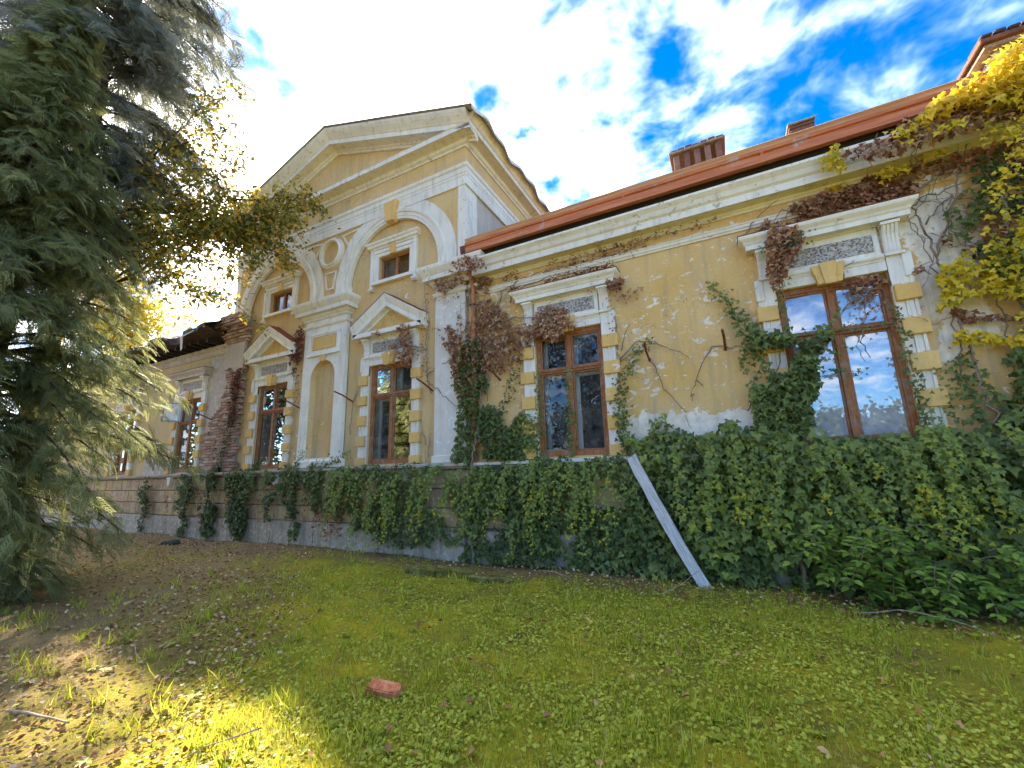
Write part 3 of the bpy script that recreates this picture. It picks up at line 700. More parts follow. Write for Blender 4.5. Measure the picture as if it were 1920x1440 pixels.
# pavilion roof with a rippled sheet-metal eave
rf = MB(); ys = np.linspace(YF - .55, 8.7, 60)
def ew(y, s_): return .03 * math.sin(y * 3.1 + s_) + .025 * math.sin(y * 7.3 + 2 * s_)
for s_ in (-1, 1):
    prev = None
    for y in ys:
        w = ew(y, s_); xe = XC + s_ * (4.78 + w)
        row = [rf.b.verts.new(q) for q in ((XC, y, 10.985), (XC + s_ * 2.4, y, 10.985 - 2.4 * .336), (xe, y, 9.40 + w * .6), (xe + s_ * .012, y, 9.30 + w), (XC + s_ * (4.70 + w * .4), y, 9.425))]
        if prev:
            for j in range(4): rf.b.faces.new((prev[j], prev[j + 1], row[j + 1], row[j]))
        prev = row
part(rf, 'pavilion_roof', 'sheet_metal')
lf = MB(); lf.face([(-4.95, -.3, 9.72), (-4.30, -.35, 9.50), (-4.22, .15, 9.72), (-4.8, .2, 9.90)]); lf.box(-4.60, -4.56, -.1, -.06, 9.45, 9.72); part(lf, 'loose_sheet', 'sheet_metal')
an = MB(); an.tube([(-12.6, 2.4, 9.2), (-12.6, 2.4, 11.5)], .02); an.tube([(-13.1, 2.4, 11.4), (-12.1, 2.4, 11.4)], .012); an.tube([(-12.9, 2.4, 11.15), (-12.3, 2.4, 11.15)], .012); part(an, 'roof_aerial', 'dark_wood')

# central pier with niche
PH = .755; NH = .44; ZN = 4.06
def pier():
    mb = MB(); y0 = YF - .06; n = 24
    arc = [(XC + NH * math.cos(R(180 - 180 * i / n)), ZN + NH * math.sin(R(180 - 180 * i / n))) for i in range(n + 1)]
    mb.box(XC - PH, XC - NH, y0, .0, 1.85, ZN); mb.box(XC + NH, XC + PH, y0, .0, 1.85, ZN); mb.box(XC - NH, XC + NH, y0, .0, 1.85, 2.08)
    for (a, b), (c, d) in zip(arc, arc[1:]): mb.prism([(a, b), (c, d), (c, 4.62), (a, 4.62)], y0, .0)
    for sx in (-1, 1): mb.box(*sorted((XC + sx * NH, XC + sx * PH)), y0, .0, ZN, 4.62)
    mb.box(XC - PH, XC + PH, y0, .0, 4.62, 5.70)
    return mb
po = part(pier(), 'pier', 'white_trim')
nb = MB()                                              # hollow of the niche
for i in range(16):
    a0, a1 = R(180 * i / 16), R(180 * (i + 1) / 16); q = lambda a, r=NH: (XC - r * math.cos(a), YF - .05 + .33 * math.sin(a))
    nb.face([(*q(a0), 2.08), (*q(a1), 2.08), (*q(a1), ZN), (*q(a0), ZN)])
    for j in range(6):
        e0, e1 = R(90 * j / 6), R(90 * (j + 1) / 6)
        w = lambda a, e_: (XC - NH * math.cos(e_) * math.cos(a), YF - .05 + .33 * math.cos(e_) * math.sin(a), ZN + NH * math.sin(e_))
        nb.face([w(a0, e0), w(a1, e0), w(a1, e1), w(a0, e1)])
part(nb, 'niche', 'wall_pavilion', po, smooth_=True)
b = MB(); y0 = YF - .06
for d0, d1, p_ in ((.56, .50, .045), (.50, .46, .03)):
    za, zb = 4.66 + (.56 - d0), 5.24 - (.56 - d0)
    for sx in (-1, 1): b.box(*sorted((XC + sx * d0, XC + sx * d1)), y0 - p_, y0 + .01, za, zb)
    b.box(XC - d1, XC + d1, y0 - p_, y0 + .01, za, za + (d0 - d1)); b.box(XC - d1, XC + d1, y0 - p_, y0 + .01, zb - (d0 - d1), zb)
b.box(XC - .59, XC + .59, y0 - .06, y0 + .01, 4.625, 4.66); part(b, 'panel_frame', 'white_trim', po, bevel=.004)
b = MB(); b.box(XC - .42, XC + .42, y0 - .022, y0 + .01, 4.80, 5.11); part(b, 'panel', 'quoin_yellow', po)
b = MB(); b.prism([(XC - .06, 4.46), (XC + .06, 4.46), (XC + .11, 4.62), (XC - .11, 4.62)], y0 - .06, y0 - .001); part(b, 'keystone', 'quoin_yellow', po, bevel=.005)
b = MB(); b.sweep([(XC - PH, .02), (XC - PH, y0), (XC + PH, y0), (XC + PH, .02)], [(-.01, 1.852), (.05, 1.852), (.05, 2.0), (.02, 2.04), (-.01, 2.04)]); part(b, 'pier_base', 'white_trim', po)
CAPP = [(-.02, 5.60), (.03, 5.60), (.05, 5.65), (.09, 5.68), (.10, 5.715), (.20, 5.73), (.20, 5.83), (.215, 5.845), (.235, 5.87), (.29, 5.95), (.30, 6.0), (.30, 6.03), (-.02, 6.06)]
def cap(x0, x1, y0, par, m='white_trim', right_open=False):
    a = [(x0, .05), (x0, y0), (x1, y0)] + ([] if right_open else [(x1, .05)])
    b = MB().sweep(a, CAPP); part(b, 'capital_cornice', m, par)
    b = MB().sweep(a, [(-.02, 5.40), (.025, 5.40), (.05, 5.44), (.05, 5.47), (-.02, 5.48)]); part(b, 'neck_moulding', m, par)
cap(XC - PH, XC + PH, y0, po)
# corner pilasters
b = MB(); b.box(-5.35, -4.575, YF - .05, .02, 1.86, 5.70); pr = part(b, 'pilaster', 'white_pilaster', bevel=.01)
cap(-5.35, -4.30, YF - .05, pr, 'wing_cornice')
b = MB(); b.sweep([(-5.35, .03), (-5.35, YF - .05), (-4.575, YF - .05), (-4.575, .03)], [(-.01, 1.85), (.03, 1.85), (.03, 1.98), (.0, 2.0), (-.01, 2.0)]); part(b, 'pilaster_base', 'white_pilaster', pr)
b = MB(); b.box(-13.08, -12.28, YF + .01, .03, 1.86, 5.6); pl_ = part(b, 'ruined_pilaster', 'mortar'); pl_['label'] = 'ruined corner pilaster with bare brick'
# remains of plaster at the head of the ruined pilaster
b = MB(); b.prism([(-13.14, 5.58), (-13.12, 4.80), (-12.98, 4.83), (-12.84, 4.86), (-12.72, 4.80), (-12.60, 4.66), (-12.50, 4.60), (-12.46, 4.82), (-12.30, 4.60), (-12.22, 4.78), (-12.22, 5.58)], YF - .075, YF + .0); part(b, 'plaster_remnant', 'wall_bare', pl_)
brick_me = []
for k in range(5):
    b = MB(); L = (.25, .245, .25, .12, .235)[k]; b.box(0, L, 0, .10, 0, .068)
    bmesh.ops.subdivide_edges(b.b, edges=[e_ for e_ in b.b.edges if e_.calc_length() > .2], cuts=1)
    bmesh.ops.bevel(b.b, geom=list(b.b.edges), offset=.008, segments=1, affect='EDGES')
    for v_ in b.b.verts: v_.co += Vector((random.uniform(-.006, .006), random.uniform(-.012, .006), random.uniform(-.004, .004)))
    bmesh.ops.recalc_face_normals(b.b, faces=b.b.faces)
    me = bpy.data.meshes.new('brick'); b.b.to_mesh(me); b.b.free(); me.materials.append(MATS['brick']); brick_me.append((me, L))
nb_ = 0
row = 0; z = 1.87
while z < 4.86:
    x = -14.35 + (.13 if row % 2 else 0)
    while x < -12.33:
        kk = random.randrange(5); me, L = brick_me[kk]
        edge = -13.1 - max(0., min(1.15, (4.15 - z) * .75)) + .28 * (float(vnoise(z, 0, 3., 9)) - .5)
        topz = 4.72 + .12 * math.sin(x * 9)
        if x > edge and z < topz and random.random() > .05 and nb_ < 300:
            o = link('brick', me); yy = (YF - .055 if x > -13.10 else -.035) + random.uniform(-.014, .012)
            child(o, house); o.location = (x, yy, z); nb_ += 1
        x += L + .014
    z += .082; row += 1
# crumbling corbelled head of that pilaster
for k, z in enumerate(np.arange(5.60, 6.40, .083)):
    out = .04 + .045 * min(k, 6); x = -13.14 - out
    while x < -12.20 + out * .5:
        me, L = brick_me[random.randrange(5)]
        if random.random() > .08 + .05 * max(0, k - 6):
            o = link('brick', me); child(o, house); o.location = (x, YF - out + random.uniform(-.025, .02), z); o.rotation_euler = (0, 0, random.uniform(-.06, .06))
        x += L + .012
b = MB(); b.box(-13.2, -12.25, YF - .06, .2, 5.58, 6.3); part(b, 'crumbled_core', 'mortar', pl_, bevel=.04)

# ---- wing entablature
XW0, XW1 = -4.28, 9.6
part(MB().sweep([(XW0 - .28, 0), (XW1, 0)], [(-.01, 5.24), (.025, 5.24), (.03, 5.265), (.05, 5.28), (.055, 5.315), (.07, 5.33), (.07, 5.345), (-.01, 5.355)]), 'wing_architrave', 'wing_cornice')
part(MB().sweep([(XW0 - .02, 0), (XW1, 0)], [(-.01, 5.52), (.03, 5.52), (.05, 5.55), (.07, 5.56), (.075, 5.585), (.26, 5.60), (.265, 5.585), (.265, 5.70), (.28, 5.715), (.30, 5.73), (.33, 5.80), (.37, 5.845), (.385, 5.86), (.385, 5.90), (-.01, 5.93)]), 'wing_cornice', 'wing_cornice')
part(MB().box(XW0 - .25, XW1, -.24, .05, 5.935, 6.08), 'eaves_gap_shade', 'dark_wood')  # recessed near-black strip stands in for the shaded gap below the gutter
gt = part(MB().sweep([(XW0 - .08, -.02), (XW1, -.02)], [(.30, 6.05), (.385, 6.05), (.39, 6.165), (.375, 6.175), (.375, 6.19), (.405, 6.205), (.415, 6.25), (.38, 6.265), (.25, 6.27)]), 'gutter', 'gutter_metal')
part(MB().sweep([(XW0 - .08, -.02), (XW1, -.02)], [(.26, 6.274), (.375, 6.274), (.385, 6.30), (.415, 6.335), (.40, 6.35), (.26, 6.33)]), 'gutter_lip', 'gutter_lip', gt)
for x in np.arange(-3.2, 5, 2.05):
    part(MB().sweep([(x, -.02), (x + .035, -.02)], [(.30, 6.048), (.389, 6.048), (.394, 6.167), (.41, 6.204), (.42, 6.25), (.30, 6.262)]), 'gutter_joint', 'gutter_metal', gt)
part(MB().prism([(0, 0), (1, 0), (1, 1)], 0, .001), 'roof_fixing', 'rust', gt).scale = (.02, .02, .02)
def roof(x0, x1, ye, ze, m, name, wave=0.):
    mb = MB(); zr = ze + (4.25 - ye) * .445; xs = np.linspace(x0, x1, int((x1 - x0) * (3 if wave else 1)) + 2)
    for a, b in zip(xs, xs[1:]):
        wa, wb = (wave * (float(vnoise(q, 0, 1.9, 5)) - .5) + wave * .5 * (float(vnoise(q, 3, 6., 6)) - .5) for q in (a, b))
        mb.face([(a, ye + wa, ze - wa * .3), (b, ye + wb, ze - wb * .3), (b, 4.25, zr), (a, 4.25, zr)]); mb.face([(a, 4.25, zr), (b, 4.25, zr), (b, 8.9, ze), (a, 8.9, ze)])
        mb.face([(a, ye + wa, ze - wa * .3), (b, ye + wb, ze - wb * .3), (b, ye + wb + .02, ze - .13 - wb), (a, ye + wa + .02, ze - .13 - wa)])
        mb.face([(a, ye + wa + .02, ze - .13 - wa), (b, ye + wb + .02, ze - .13 - wb), (b, .1, 5.78), (a, .1, 5.78)])
    return part(mb, name, m)
roof(XR + .01, 9.8, -.30, 6.30, 'roof_tile', 'wing_roof')
lr = roof(-30, XL - .05, -.72, 6.08, 'dark_roofing', 'left_wing_roof', .22); lr['label'] = 'sagging dark rotten eaves of the left wing'
for k, x in enumerate(np.arange(-22, -13.2, .42)):                   # rotten rafter ends and boards
    part(MB().box(x, x + .09, -.55 + .1 * random.random(), .1, 5.66 + .03 * random.random(), 5.78), 'rafter', 'dark_wood', lr)
b = MB(); b.face([(-14.55, -.74, 5.92), (-14.35, -.76, 5.98), (-14.42, -.70, 5.55), (-14.56, -.68, 5.50)]); b.face([(-15.0, -.75, 6.02), (-14.5, -.77, 5.95), (-14.5, -.77, 5.91), (-15.0, -.75, 5.97)]); b.face([(-14.4, -.77, 5.93), (-13.8, -.74, 6.03), (-13.8, -.74, 5.99), (-14.4, -.77, 5.88)]); part(b, 'torn_foil', 'pale_board', lr)
part(MB().sweep([(-30, -.01), (XL - .1, -.01)], [(-.01, 5.40), (.02, 5.40), (.05, 5.46), (.06, 5.54), (.12, 5.58), (.12, 5.66), (-.01, 5.68)]), 'left_wing_cornice', 'old_cornice')

# downpipe
dp = MB(); dp.tube([(-4.37, -.30, 5.95), (-4.37, -.24, 5.78), (-4.37, -.11, 5.45), (-4.37, -.10, 4.0), (-4.37, -.10, .3)], .052, n=12); dpo = part(dp, 'downpipe', 'downpipe_paint', smooth_=True)
for z in (2.4, 3.7, 5.0): part(MB().box(-4.435, -4.305, -.165, .0, z, z + .035), 'pipe_clip', 'rust', dpo)
# iron shutter stays sticking out of the wall
for x, z in ((-13.62, 3.36), (-9.72, 3.36), (-7.86, 3.36), (-5.49, 3.36), (-3.83, 3.38), (-1.02, 3.36), (.10, 3.37)):
    y = YB if XL < x < XR else 0.
    b = MB(); b.tube([(x, y + .02, z), (x, y - .30, z + .12), (x + random.uniform(-.03, .03), y - .52, z + .18)], .019, n=6); part(b, 'shutter_stay', 'rust')

# ---- chimneys
ch = MB(); x0, x1, y0, y1 = -.40, .58, 1.75, 2.25
ch.box(x0, x1, y0, y1, 6.9, 7.9)
chm = part(ch, 'chimney', 'chimney_brick', bevel=.01)
for k in range(5):
    xx = x0 + .02 + k * (x1 - x0 - .16) / 4
    for yy in (y0 + .01, y1 - .13): part(MB().box(xx, xx + .12, yy, yy + .12, 7.905, 8.28), 'flue_pier', 'chimney_brick', chm, bevel=.01)
part(MB().box(x0 - .06, x1 + .06, y0 - .06, y1 + .06, 8.285, 8.34), 'chimney_cap', 'mortar', chm, bevel=.012)
for k in range(7): part(MB().box(x0 - .03 + k * .15, x0 + .11 + k * .15, y0 - .03, y1 + .03, 8.345, 8.39 + .012 * (k % 3)), 'cap_tile', 'roof_tile', chm, bevel=.01)
ch = MB(); ch.box(1.78, 2.14, 1.9, 2.3, 7.0, 8.16); c2 = part(ch, 'chimney', 'chimney_brick', bevel=.01)
for k, z in enumerate((7.87, 7.98, 8.09)): part(MB().box(1.75, 2.17, 1.87, 2.33, z, z + .05), 'brick_course', 'chimney_brick', c2, bevel=.01)
part(MB().box(1.73, 2.19, 1.85, 2.35, 8.165, 8.21), 'chimney_cap', 'mortar', c2, bevel=.01)
ch = MB(); ch.box(5.12, 6.9, 2.75, 3.30, 6.9, 8.95); c3 = part(ch, 'chimney', 'wall_bare', bevel=.01); c3['label'] = 'broad rendered chimney with a tiled roof cap'
part(MB().box(4.95, 7.05, 2.60, 3.42, 8.955, 9.02), 'cap_board', 'dry_twig', c3)
b = MB(); b.prism([(4.88, 9.024), (7.1, 9.024), (7.1, 9.12), (4.88, 9.12)], 2.52, 3.50); part(b, 'cap_tile', 'roof_tile', c3, bevel=.015)
for k in range(12): part(MB().box(4.90 + k * .18, 5.06 + k * .18, 2.50, 3.0, 9.125, 9.19 + .015 * (k % 2)), 'cap_tile', 'dark_roofing', c3, bevel=.02)


# ------------------------------------------------------------------ ivy and creepers
def in_poly(x, z, poly):
    c = np.zeros(len(x), bool); n = len(poly)
    for i in range(n):
        (x0, z0), (x1, z1) = poly[i], poly[(i + 1) % n]
        if z0 == z1: continue
        c ^= ((z0 > z) != (z1 > z)) & (x < (x1 - x0) * (z - z0) / (z1 - z0) + x0)
    return c
def ysurf(x, z):
    x = np.asarray(x); z = np.asarray(z)
    y = np.where((x > XL) & (x < XR), YF - .02, 0.)
    y = np.where(z < 1.84, np.where((x > XL) & (x < XR), -.17, -.11), y)
    y = np.where((x > XR) & (z > 5.55) & (z < 6.45), -.40, y)
    return y
def board_x(z): return np.where(np.asarray(z) < 1.85, -.47 - .89 * np.asarray(z) / 1.8, -99.)     # where the board leans
def zone(poly, n, off, size, v=(.1, .6), tpl='ivy', ragged=.12, up=.55, spread=.5, hole=0., seed=0, down=1.):
    """leaves over a patch of wall given as a polygon in X, Z"""
    P = np.array(poly); lo, hi = P.min(0), P.max(0)
    x = rng.uniform(lo[0] - ragged, hi[0] + ragged, n * 4); z = rng.uniform(lo[1] - ragged, hi[1] + ragged, n * 4)
    jx = (vnoise(x, z, 2.3, seed) - .5) * 2 * ragged + (vnoise(x, z, 7., seed + 1) - .5) * ragged; jz = (vnoise(z, x, 2.7, seed + 2) - .5) * 2 * ragged + (vnoise(z, x, 8., seed + 3) - .5) * ragged
    k = in_poly(x + jx, z + jz, poly)
    if hole: k &= (.6 * vnoise(x, z, 1.6, seed + 4) + .4 * vnoise(x, z, 5., seed + 5)) > hole
    x, z = x[k][:n], z[k][:n]; m = len(x)
    d = off[0] + (off[1] - off[0]) * rng.random(m) * (.35 + .65 * vnoise(x, z, 1.3, seed + 6))
    d = np.where(np.abs(x - board_x(z)) < .13, np.minimum(d, .20), d)
    C_ = np.stack([x, ysurf(x, z) - d, z], 1)
    nr = np.stack([rng.normal(0, spread, m), -np.ones(m), up + rng.normal(0, spread, m)], 1)
    tp = np.stack([rng.normal(0, .6, m), -.25 * np.ones(m), -down * np.ones(m)], 1)
    vv = v[0] + (v[1] - v[0]) * rng.random(m) + .26 * (vnoise(x, z, 1.1, seed + 7) - .5) + .16 * (vnoise(x, z, 3.3, seed + 8) - .5)
    return scatter(tpl, C_, nr, tp, rng.uniform(size[0], size[1], m), vv)
def path(pts, step):
    P = np.array(pts, float); seg = np.linalg.norm(np.diff(P, axis=0), axis=1); cum = np.concatenate([[0], np.cumsum(seg)])
    s = np.arange(0, cum[-1], step); return np.stack([np.interp(s, cum, P[:, i]) for i in range(3)], 1), s / max(cum[-1], 1e-6)
def strand(pts, step=.035, size=(.045, .07), v=(.3, .6), tip=0., width=.04, up=.5, tpl='ivy', taper=.35):
    Q, s = path(pts, step); m = len(Q)
    Q = Q + np.stack([rng.normal(0, width, m), rng.normal(0, width * .5, m) - .02, rng.normal(0, width, m)], 1)
    nr = np.stack([rng.normal(0, .45, m), -np.ones(m), up + rng.normal(0, .35, m)], 1)
    tp = np.stack([rng.normal(0, .8, m), -.3 * np.ones(m), -.7 * np.ones(m)], 1)
    vv = v[0] + (v[1] - v[0]) * rng.random(m) + tip * np.clip((s - .55) / .45, 0, 1)
    return scatter(tpl, Q, nr, tp, rng.uniform(size[0], size[1], m) * (1 - taper * s), vv)
def stem(pts, r0=.012, r1=.004, wob=.02, parent=None, name='stem', mat='vine_stem'):
    Q, s = path(pts, .07); Q = Q + rng.normal(0, wob, Q.shape) * np.array([1, .35, 1]); 
    mb = MB(); mb.tube([tuple(q) for q in Q], r0, r1, 5); o = mb.build(name, mat, None, smooth_=True)
    if parent is not None: child(o, parent)
    return o
def plant(name, loc, label, cat, leaves, mat, group=None, stems=(), fol='foliage'):
    e_ = empty(name, loc, label, cat, group)
    if leaves:
        V_, F_, v_ = merge(leaves); o = npmesh(fol, V_, F_, mat, v_, e_); o['kind'] = 'stuff'
    for st in stems: stem(st, *((.006, .003) if len(st) == 6 else (.012, .004)), parent=e_)
    return e_

def wires(poly, n, y=(.03, .2), r=.006):
    """bare tangled twigs inside a patch of wall"""
    P = np.array(poly); lo, hi = P.min(0), P.max(0); out = []
    while len(out) < n:
        x, z = rng.uniform(lo[0], hi[0]), rng.uniform(lo[1], hi[1])
        if not in_poly(np.array([x]), np.array([z]), poly)[0]: continue
        a = rng.uniform(0, 6.28); pts = []
        for k in range(6):
            pts.append((x, float(ysurf(x, z)) - rng.uniform(*y), z)); a += rng.normal(0, .7); x += .13 * math.cos(a); z += .13 * math.sin(a)
        out.append(pts)
    return out
# 1 the curtain over the lower wall on the right
curtain = [(-8.35, .75), (-8.2, 1.80), (-4.9, 1.86), (-3.4, 1.76), (-1.62, 1.76), (-1.5, 1.95), (-1.2, 2.22), (-.95, 2.30), (-.6, 2.16), (-.2, 2.06), (.2, 2.16), (.5, 2.10), (.8, 1.92), (2.25, 1.88), (2.45, 1.98), (2.7, 2.15), (3.3, 2.45), (4.8, 2.9), (5.0, .02), (-4.0, .02), (-4.9, .18), (-6.2, .35), (-7.2, .55)]
L = [zone([(a if a < -1.4 else -1.4, b) for a, b in curtain], 6000, (.02, .22), (.03, .09), (.05, .60), ragged=.16, hole=.37, seed=11),
     zone([(a if a > -1.5 else -1.5, b) for a, b in curtain], 9000, (.02, .22), (.035, .10), (.05, .58), ragged=.14, hole=.30, seed=13),
     zone([(-4.6, .1), (-4.6, 1.8), (-1.5, 1.75), (-1.2, 2.15), (.5, 2.05), (.9, 1.85), (2.4, 1.9), (4.8, 2.6), (4.8, .05)], 8500, (.06, .36), (.035, .11), (.18, .72), ragged=.16, hole=.40, seed=21),
     zone([(-1.4, .15), (-1.3, 2.1), (.6, 2.1), (.9, 1.8), (2.4, 1.85), (4.8, 2.5), (4.8, .05)], 5200, (.12, .52), (.045, .125), (.26, .80), ragged=.16, hole=.44, seed=31)]
ivy = plant('ivy', (-1.5, -.4, 0), 'dense dark green ivy curtain covering the lower wall beneath the two nearest windows', 'ivy', L, 'ivy_green')
g2 = np.random.default_rng(5)
for k in range(200):                                                   # trailing shoots with pale tips
    x = g2.uniform(-8.0, 4.4); nearr = x > -1.3
    z = (1.80 if x < -1.4 else 2.05) - g2.random() ** 2 * .9; Ln = g2.uniform(.35, 1.05) * (1.15 if nearr else .9); p0 = (.22 if x > -4.6 else .16) + (.18 if nearr else .04) * g2.random()
    if abs(x - float(board_x(z - .3))) < .22 or abs(x - float(board_x(max(.1, z - Ln)))) < .2: continue
    y0_ = float(ysurf(x, 1.)); lean = g2.uniform(-.42, .05) if x < .6 else g2.uniform(-.05, .40)
    pts = [(x, y0_ - p0 * .5, z), (x + lean * .1, y0_ - p0 - .07, z - .25 * Ln), (x + lean * .5 * Ln, y0_ - p0 - .09, z - .65 * Ln), (x + lean * Ln, y0_ - p0 - .06, max(.1, z - Ln))]
    V_, F_, v_ = strand(pts, .017 if nearr else .024, (.055, .085) if nearr else (.05, .072), (.50, .86), tip=.26, width=.034)
    o = npmesh('trailing_shoot', V_, F_, 'ivy_green', v_, ivy); o['kind'] = 'stuff'
lm = {}
for k in range(6):                                                    # the nearest big leaves, one by one
    V_, F_, v_ = scatter('ivy', [(0, 0, 0)], [(0, 0, 1)], [(0, 1, 0)], .095, [.18 + .1 * k])
    o = npmesh('leaf', V_, F_, 'ivy_green', v_); lm[k] = o.data; bpy.data.objects.remove(o)
for k in range(300):
    x = g2.uniform(-1.0, 3.9); top = float(np.interp(x, [-1.0, .5, .9, 2.4, 3.9], [2.15, 2.05, 1.85, 1.95, 2.6])); z = top - g2.random() ** 1.4 * 1.9
    if abs(x - float(board_x(z))) < .15: x += .4
    o = link('leaf', lm[int(g2.integers(6))]); child(o, ivy)
    nr = Vector((g2.normal(0, .4), -1, .6 + g2.normal(0, .35))).normalized(); tp = Vector((g2.normal(0, .5), -.3, -1)); tp = (tp - nr * tp.dot(nr)).normalized(); b_ = tp.cross(nr)
    s_ = g2.uniform(.8, 1.25); Mx = Matrix((b_, tp, nr)).transposed().to_4x4()
    o.matrix_basis = Matrix.Translation((x, -.11 - g2.uniform(.18, .38), z)) @ Mx @ Matrix.Scale(s_, 4)
for pts in ([(-4.3, -.2, 0), (-4.5, -.2, .9), (-4.35, -.22, 1.9), (-4.2, -.15, 2.7)], [(.6, -.3, 0), (.7, -.25, .9), (.62, -.18, 2.0), (.55, -.1, 2.7)], [(3.2, -.3, 0), (3.0, -.3, 1.2), (3.25, -.2, 2.4)]): stem(pts, .035, .018, .02, ivy)

# 2 clumps hanging down the plinth on the left
for (x, w, zt, zb, n, lab) in ((-14.35, .36, 1.78, .15, 900, 'small ivy clump on the plinth under the farthest visible window'),
                               (-12.95, .50, 1.9, .05, 1700, 'ivy clump at the foot of the bare brick pilaster'),
                               (-11.65, .66, 1.82, .12, 2400, 'wide dark ivy clump on the plinth under the left pedimented window'),
                               (-10.30, .24, 1.84, .45, 700, 'narrow ivy tail on the plinth right of the left pedimented window'),
                               (-9.55, .34, 1.84, .30, 1000, 'ivy clump hanging from the sill below the left edge of the niche pier'),
                               (-8.75, .30, 1.84, .75, 800, 'short ivy tuft hanging from the sill below the arched niche'),
                               (-16.6, .30, 1.5, .1, 600, 'thin ivy strands on the far left plinth beside the conifer')):
    pl_p = [(x - w, zt), (x + w, zt), (x + w * .7, (zt + zb) / 2), (x + w * .5, zb), (x - w * .35, zb + .1), (x - w * .6, (zt + zb) / 2)]
    lv = [zone(pl_p, n, (.02, .18), (.04, .085), (.02, .50), ragged=.30, hole=.30, seed=int(x * -7))]
    for k in range(5):
        xx = x + rng.uniform(-w, w) * 1.1; ll = rng.uniform(.4, 1.2); lv.append(strand([(xx, -.22, zt), (xx + .03, -.27, zt - .5 * ll), (xx - .12, -.24, max(.1, zt - ll))], .022, (.04, .07), (.2, .7), tip=.15, width=.05))
    plant('ivy', (x, -.2, 0), lab, 'ivy', lv, 'ivy_green', stems=[[(x, -.16, 0), (x + .1, -.15, .9), (x - .05, -.14, zt)]])
reds = []
for x in (-15.2, -13.4, -11.05, -10.75, -10.35, -9.45, -8.95, -8.6, -7.9, -7.5, -12.15, -6.8, -6.2):
    z = rng.uniform(1.2, 1.8); reds.append(strand([(x, -.20, z), (x + rng.uniform(-.1, .1), -.20, z - .5), (x + rng.uniform(-.15, .15), -.20, max(.15, z - rng.uniform(.7, 1.5)))], .022, (.045, .065), (.1, .9), width=.05))
reds.append(zone([(-8.6, .5), (-8.4, 1.6), (-7.4, 1.3), (-6.4, .9), (-6.2, .4)], 350, (.02, .2), (.04, .06), (.1, .9), ragged=.2, hole=.45, seed=71))
plant('creeper', (-9.5, -.2, 0), 'thin reddish autumn creeper strands hanging down the yellow plinth', 'creeper', reds, 'creeper_red')
plant('creeper', (-12.4, -.15, 1.85), 'dark red creeper beside the bare brick pilaster', 'creeper', [zone([(-12.62, 3.4), (-12.55, 4.65), (-12.25, 4.7), (-12.2, 3.6), (-12.35, 3.0)], 420, (.06, .2), (.05, .075), (.0, .6), ragged=.1, seed=81), strand([(-12.5, -.15, 3.5), (-12.55, -.15, 2.6), (-12.8, -.15, 1.9)], .012, (.045, .065), (.0, .5), width=.08)], 'creeper_red')
plant('ivy', (-12.9, -.15, 1.85), 'thin green ivy stem climbing the bare brick pilaster', 'ivy', [strand([(-12.9, -.14, 1.85), (-12.7, -.14, 2.4), (-12.45, -.15, 3.0), (-12.42, -.15, 3.8), (-12.5, -.14, 4.4)], .008, (.05, .075), (.0, .35), width=.09)], 'ivy_green', stems=[[(-13.05, -.15, .2), (-12.95, -.15, 1.4), (-12.8, -.14, 2.2)]])

# 3 around the downpipe: green below, dry brown above
plant('ivy', (-4.3, -.15, 1.85), 'green ivy wrapped round the lower half of the rusty downpipe', 'ivy',
      [zone([(-4.85, 1.8), (-4.72, 2.6), (-4.66, 3.6), (-4.55, 4.25), (-4.2, 4.3), (-4.02, 3.4), (-3.92, 2.7), (-3.5, 2.3), (-3.2, 1.8)], 2600, (.04, .30), (.05, .08), (.05, .50), ragged=.1, hole=.27, seed=41),
       strand([(-4.0, -.1, 2.4), (-3.6, -.08, 3.0), (-3.45, -.06, 3.55), (-3.3, -.05, 3.8)], .012, (.045, .07), (.1, .5), width=.07),
       zone([(-3.65, 1.9), (-3.6, 2.5), (-3.35, 2.85), (-3.15, 2.4), (-3.1, 1.9)], 500, (.02, .2), (.05, .075), (.3, .8), ragged=.12, hole=.3, seed=43)], 'ivy_green',
      stems=[[(-4.5, -.14, 1.8), (-4.45, -.13, 3.2), (-4.55, -.12, 5.0)], [(-4.2, -.1, 2.0), (-3.7, -.06, 3.0), (-3.5, -.05, 3.9)]])
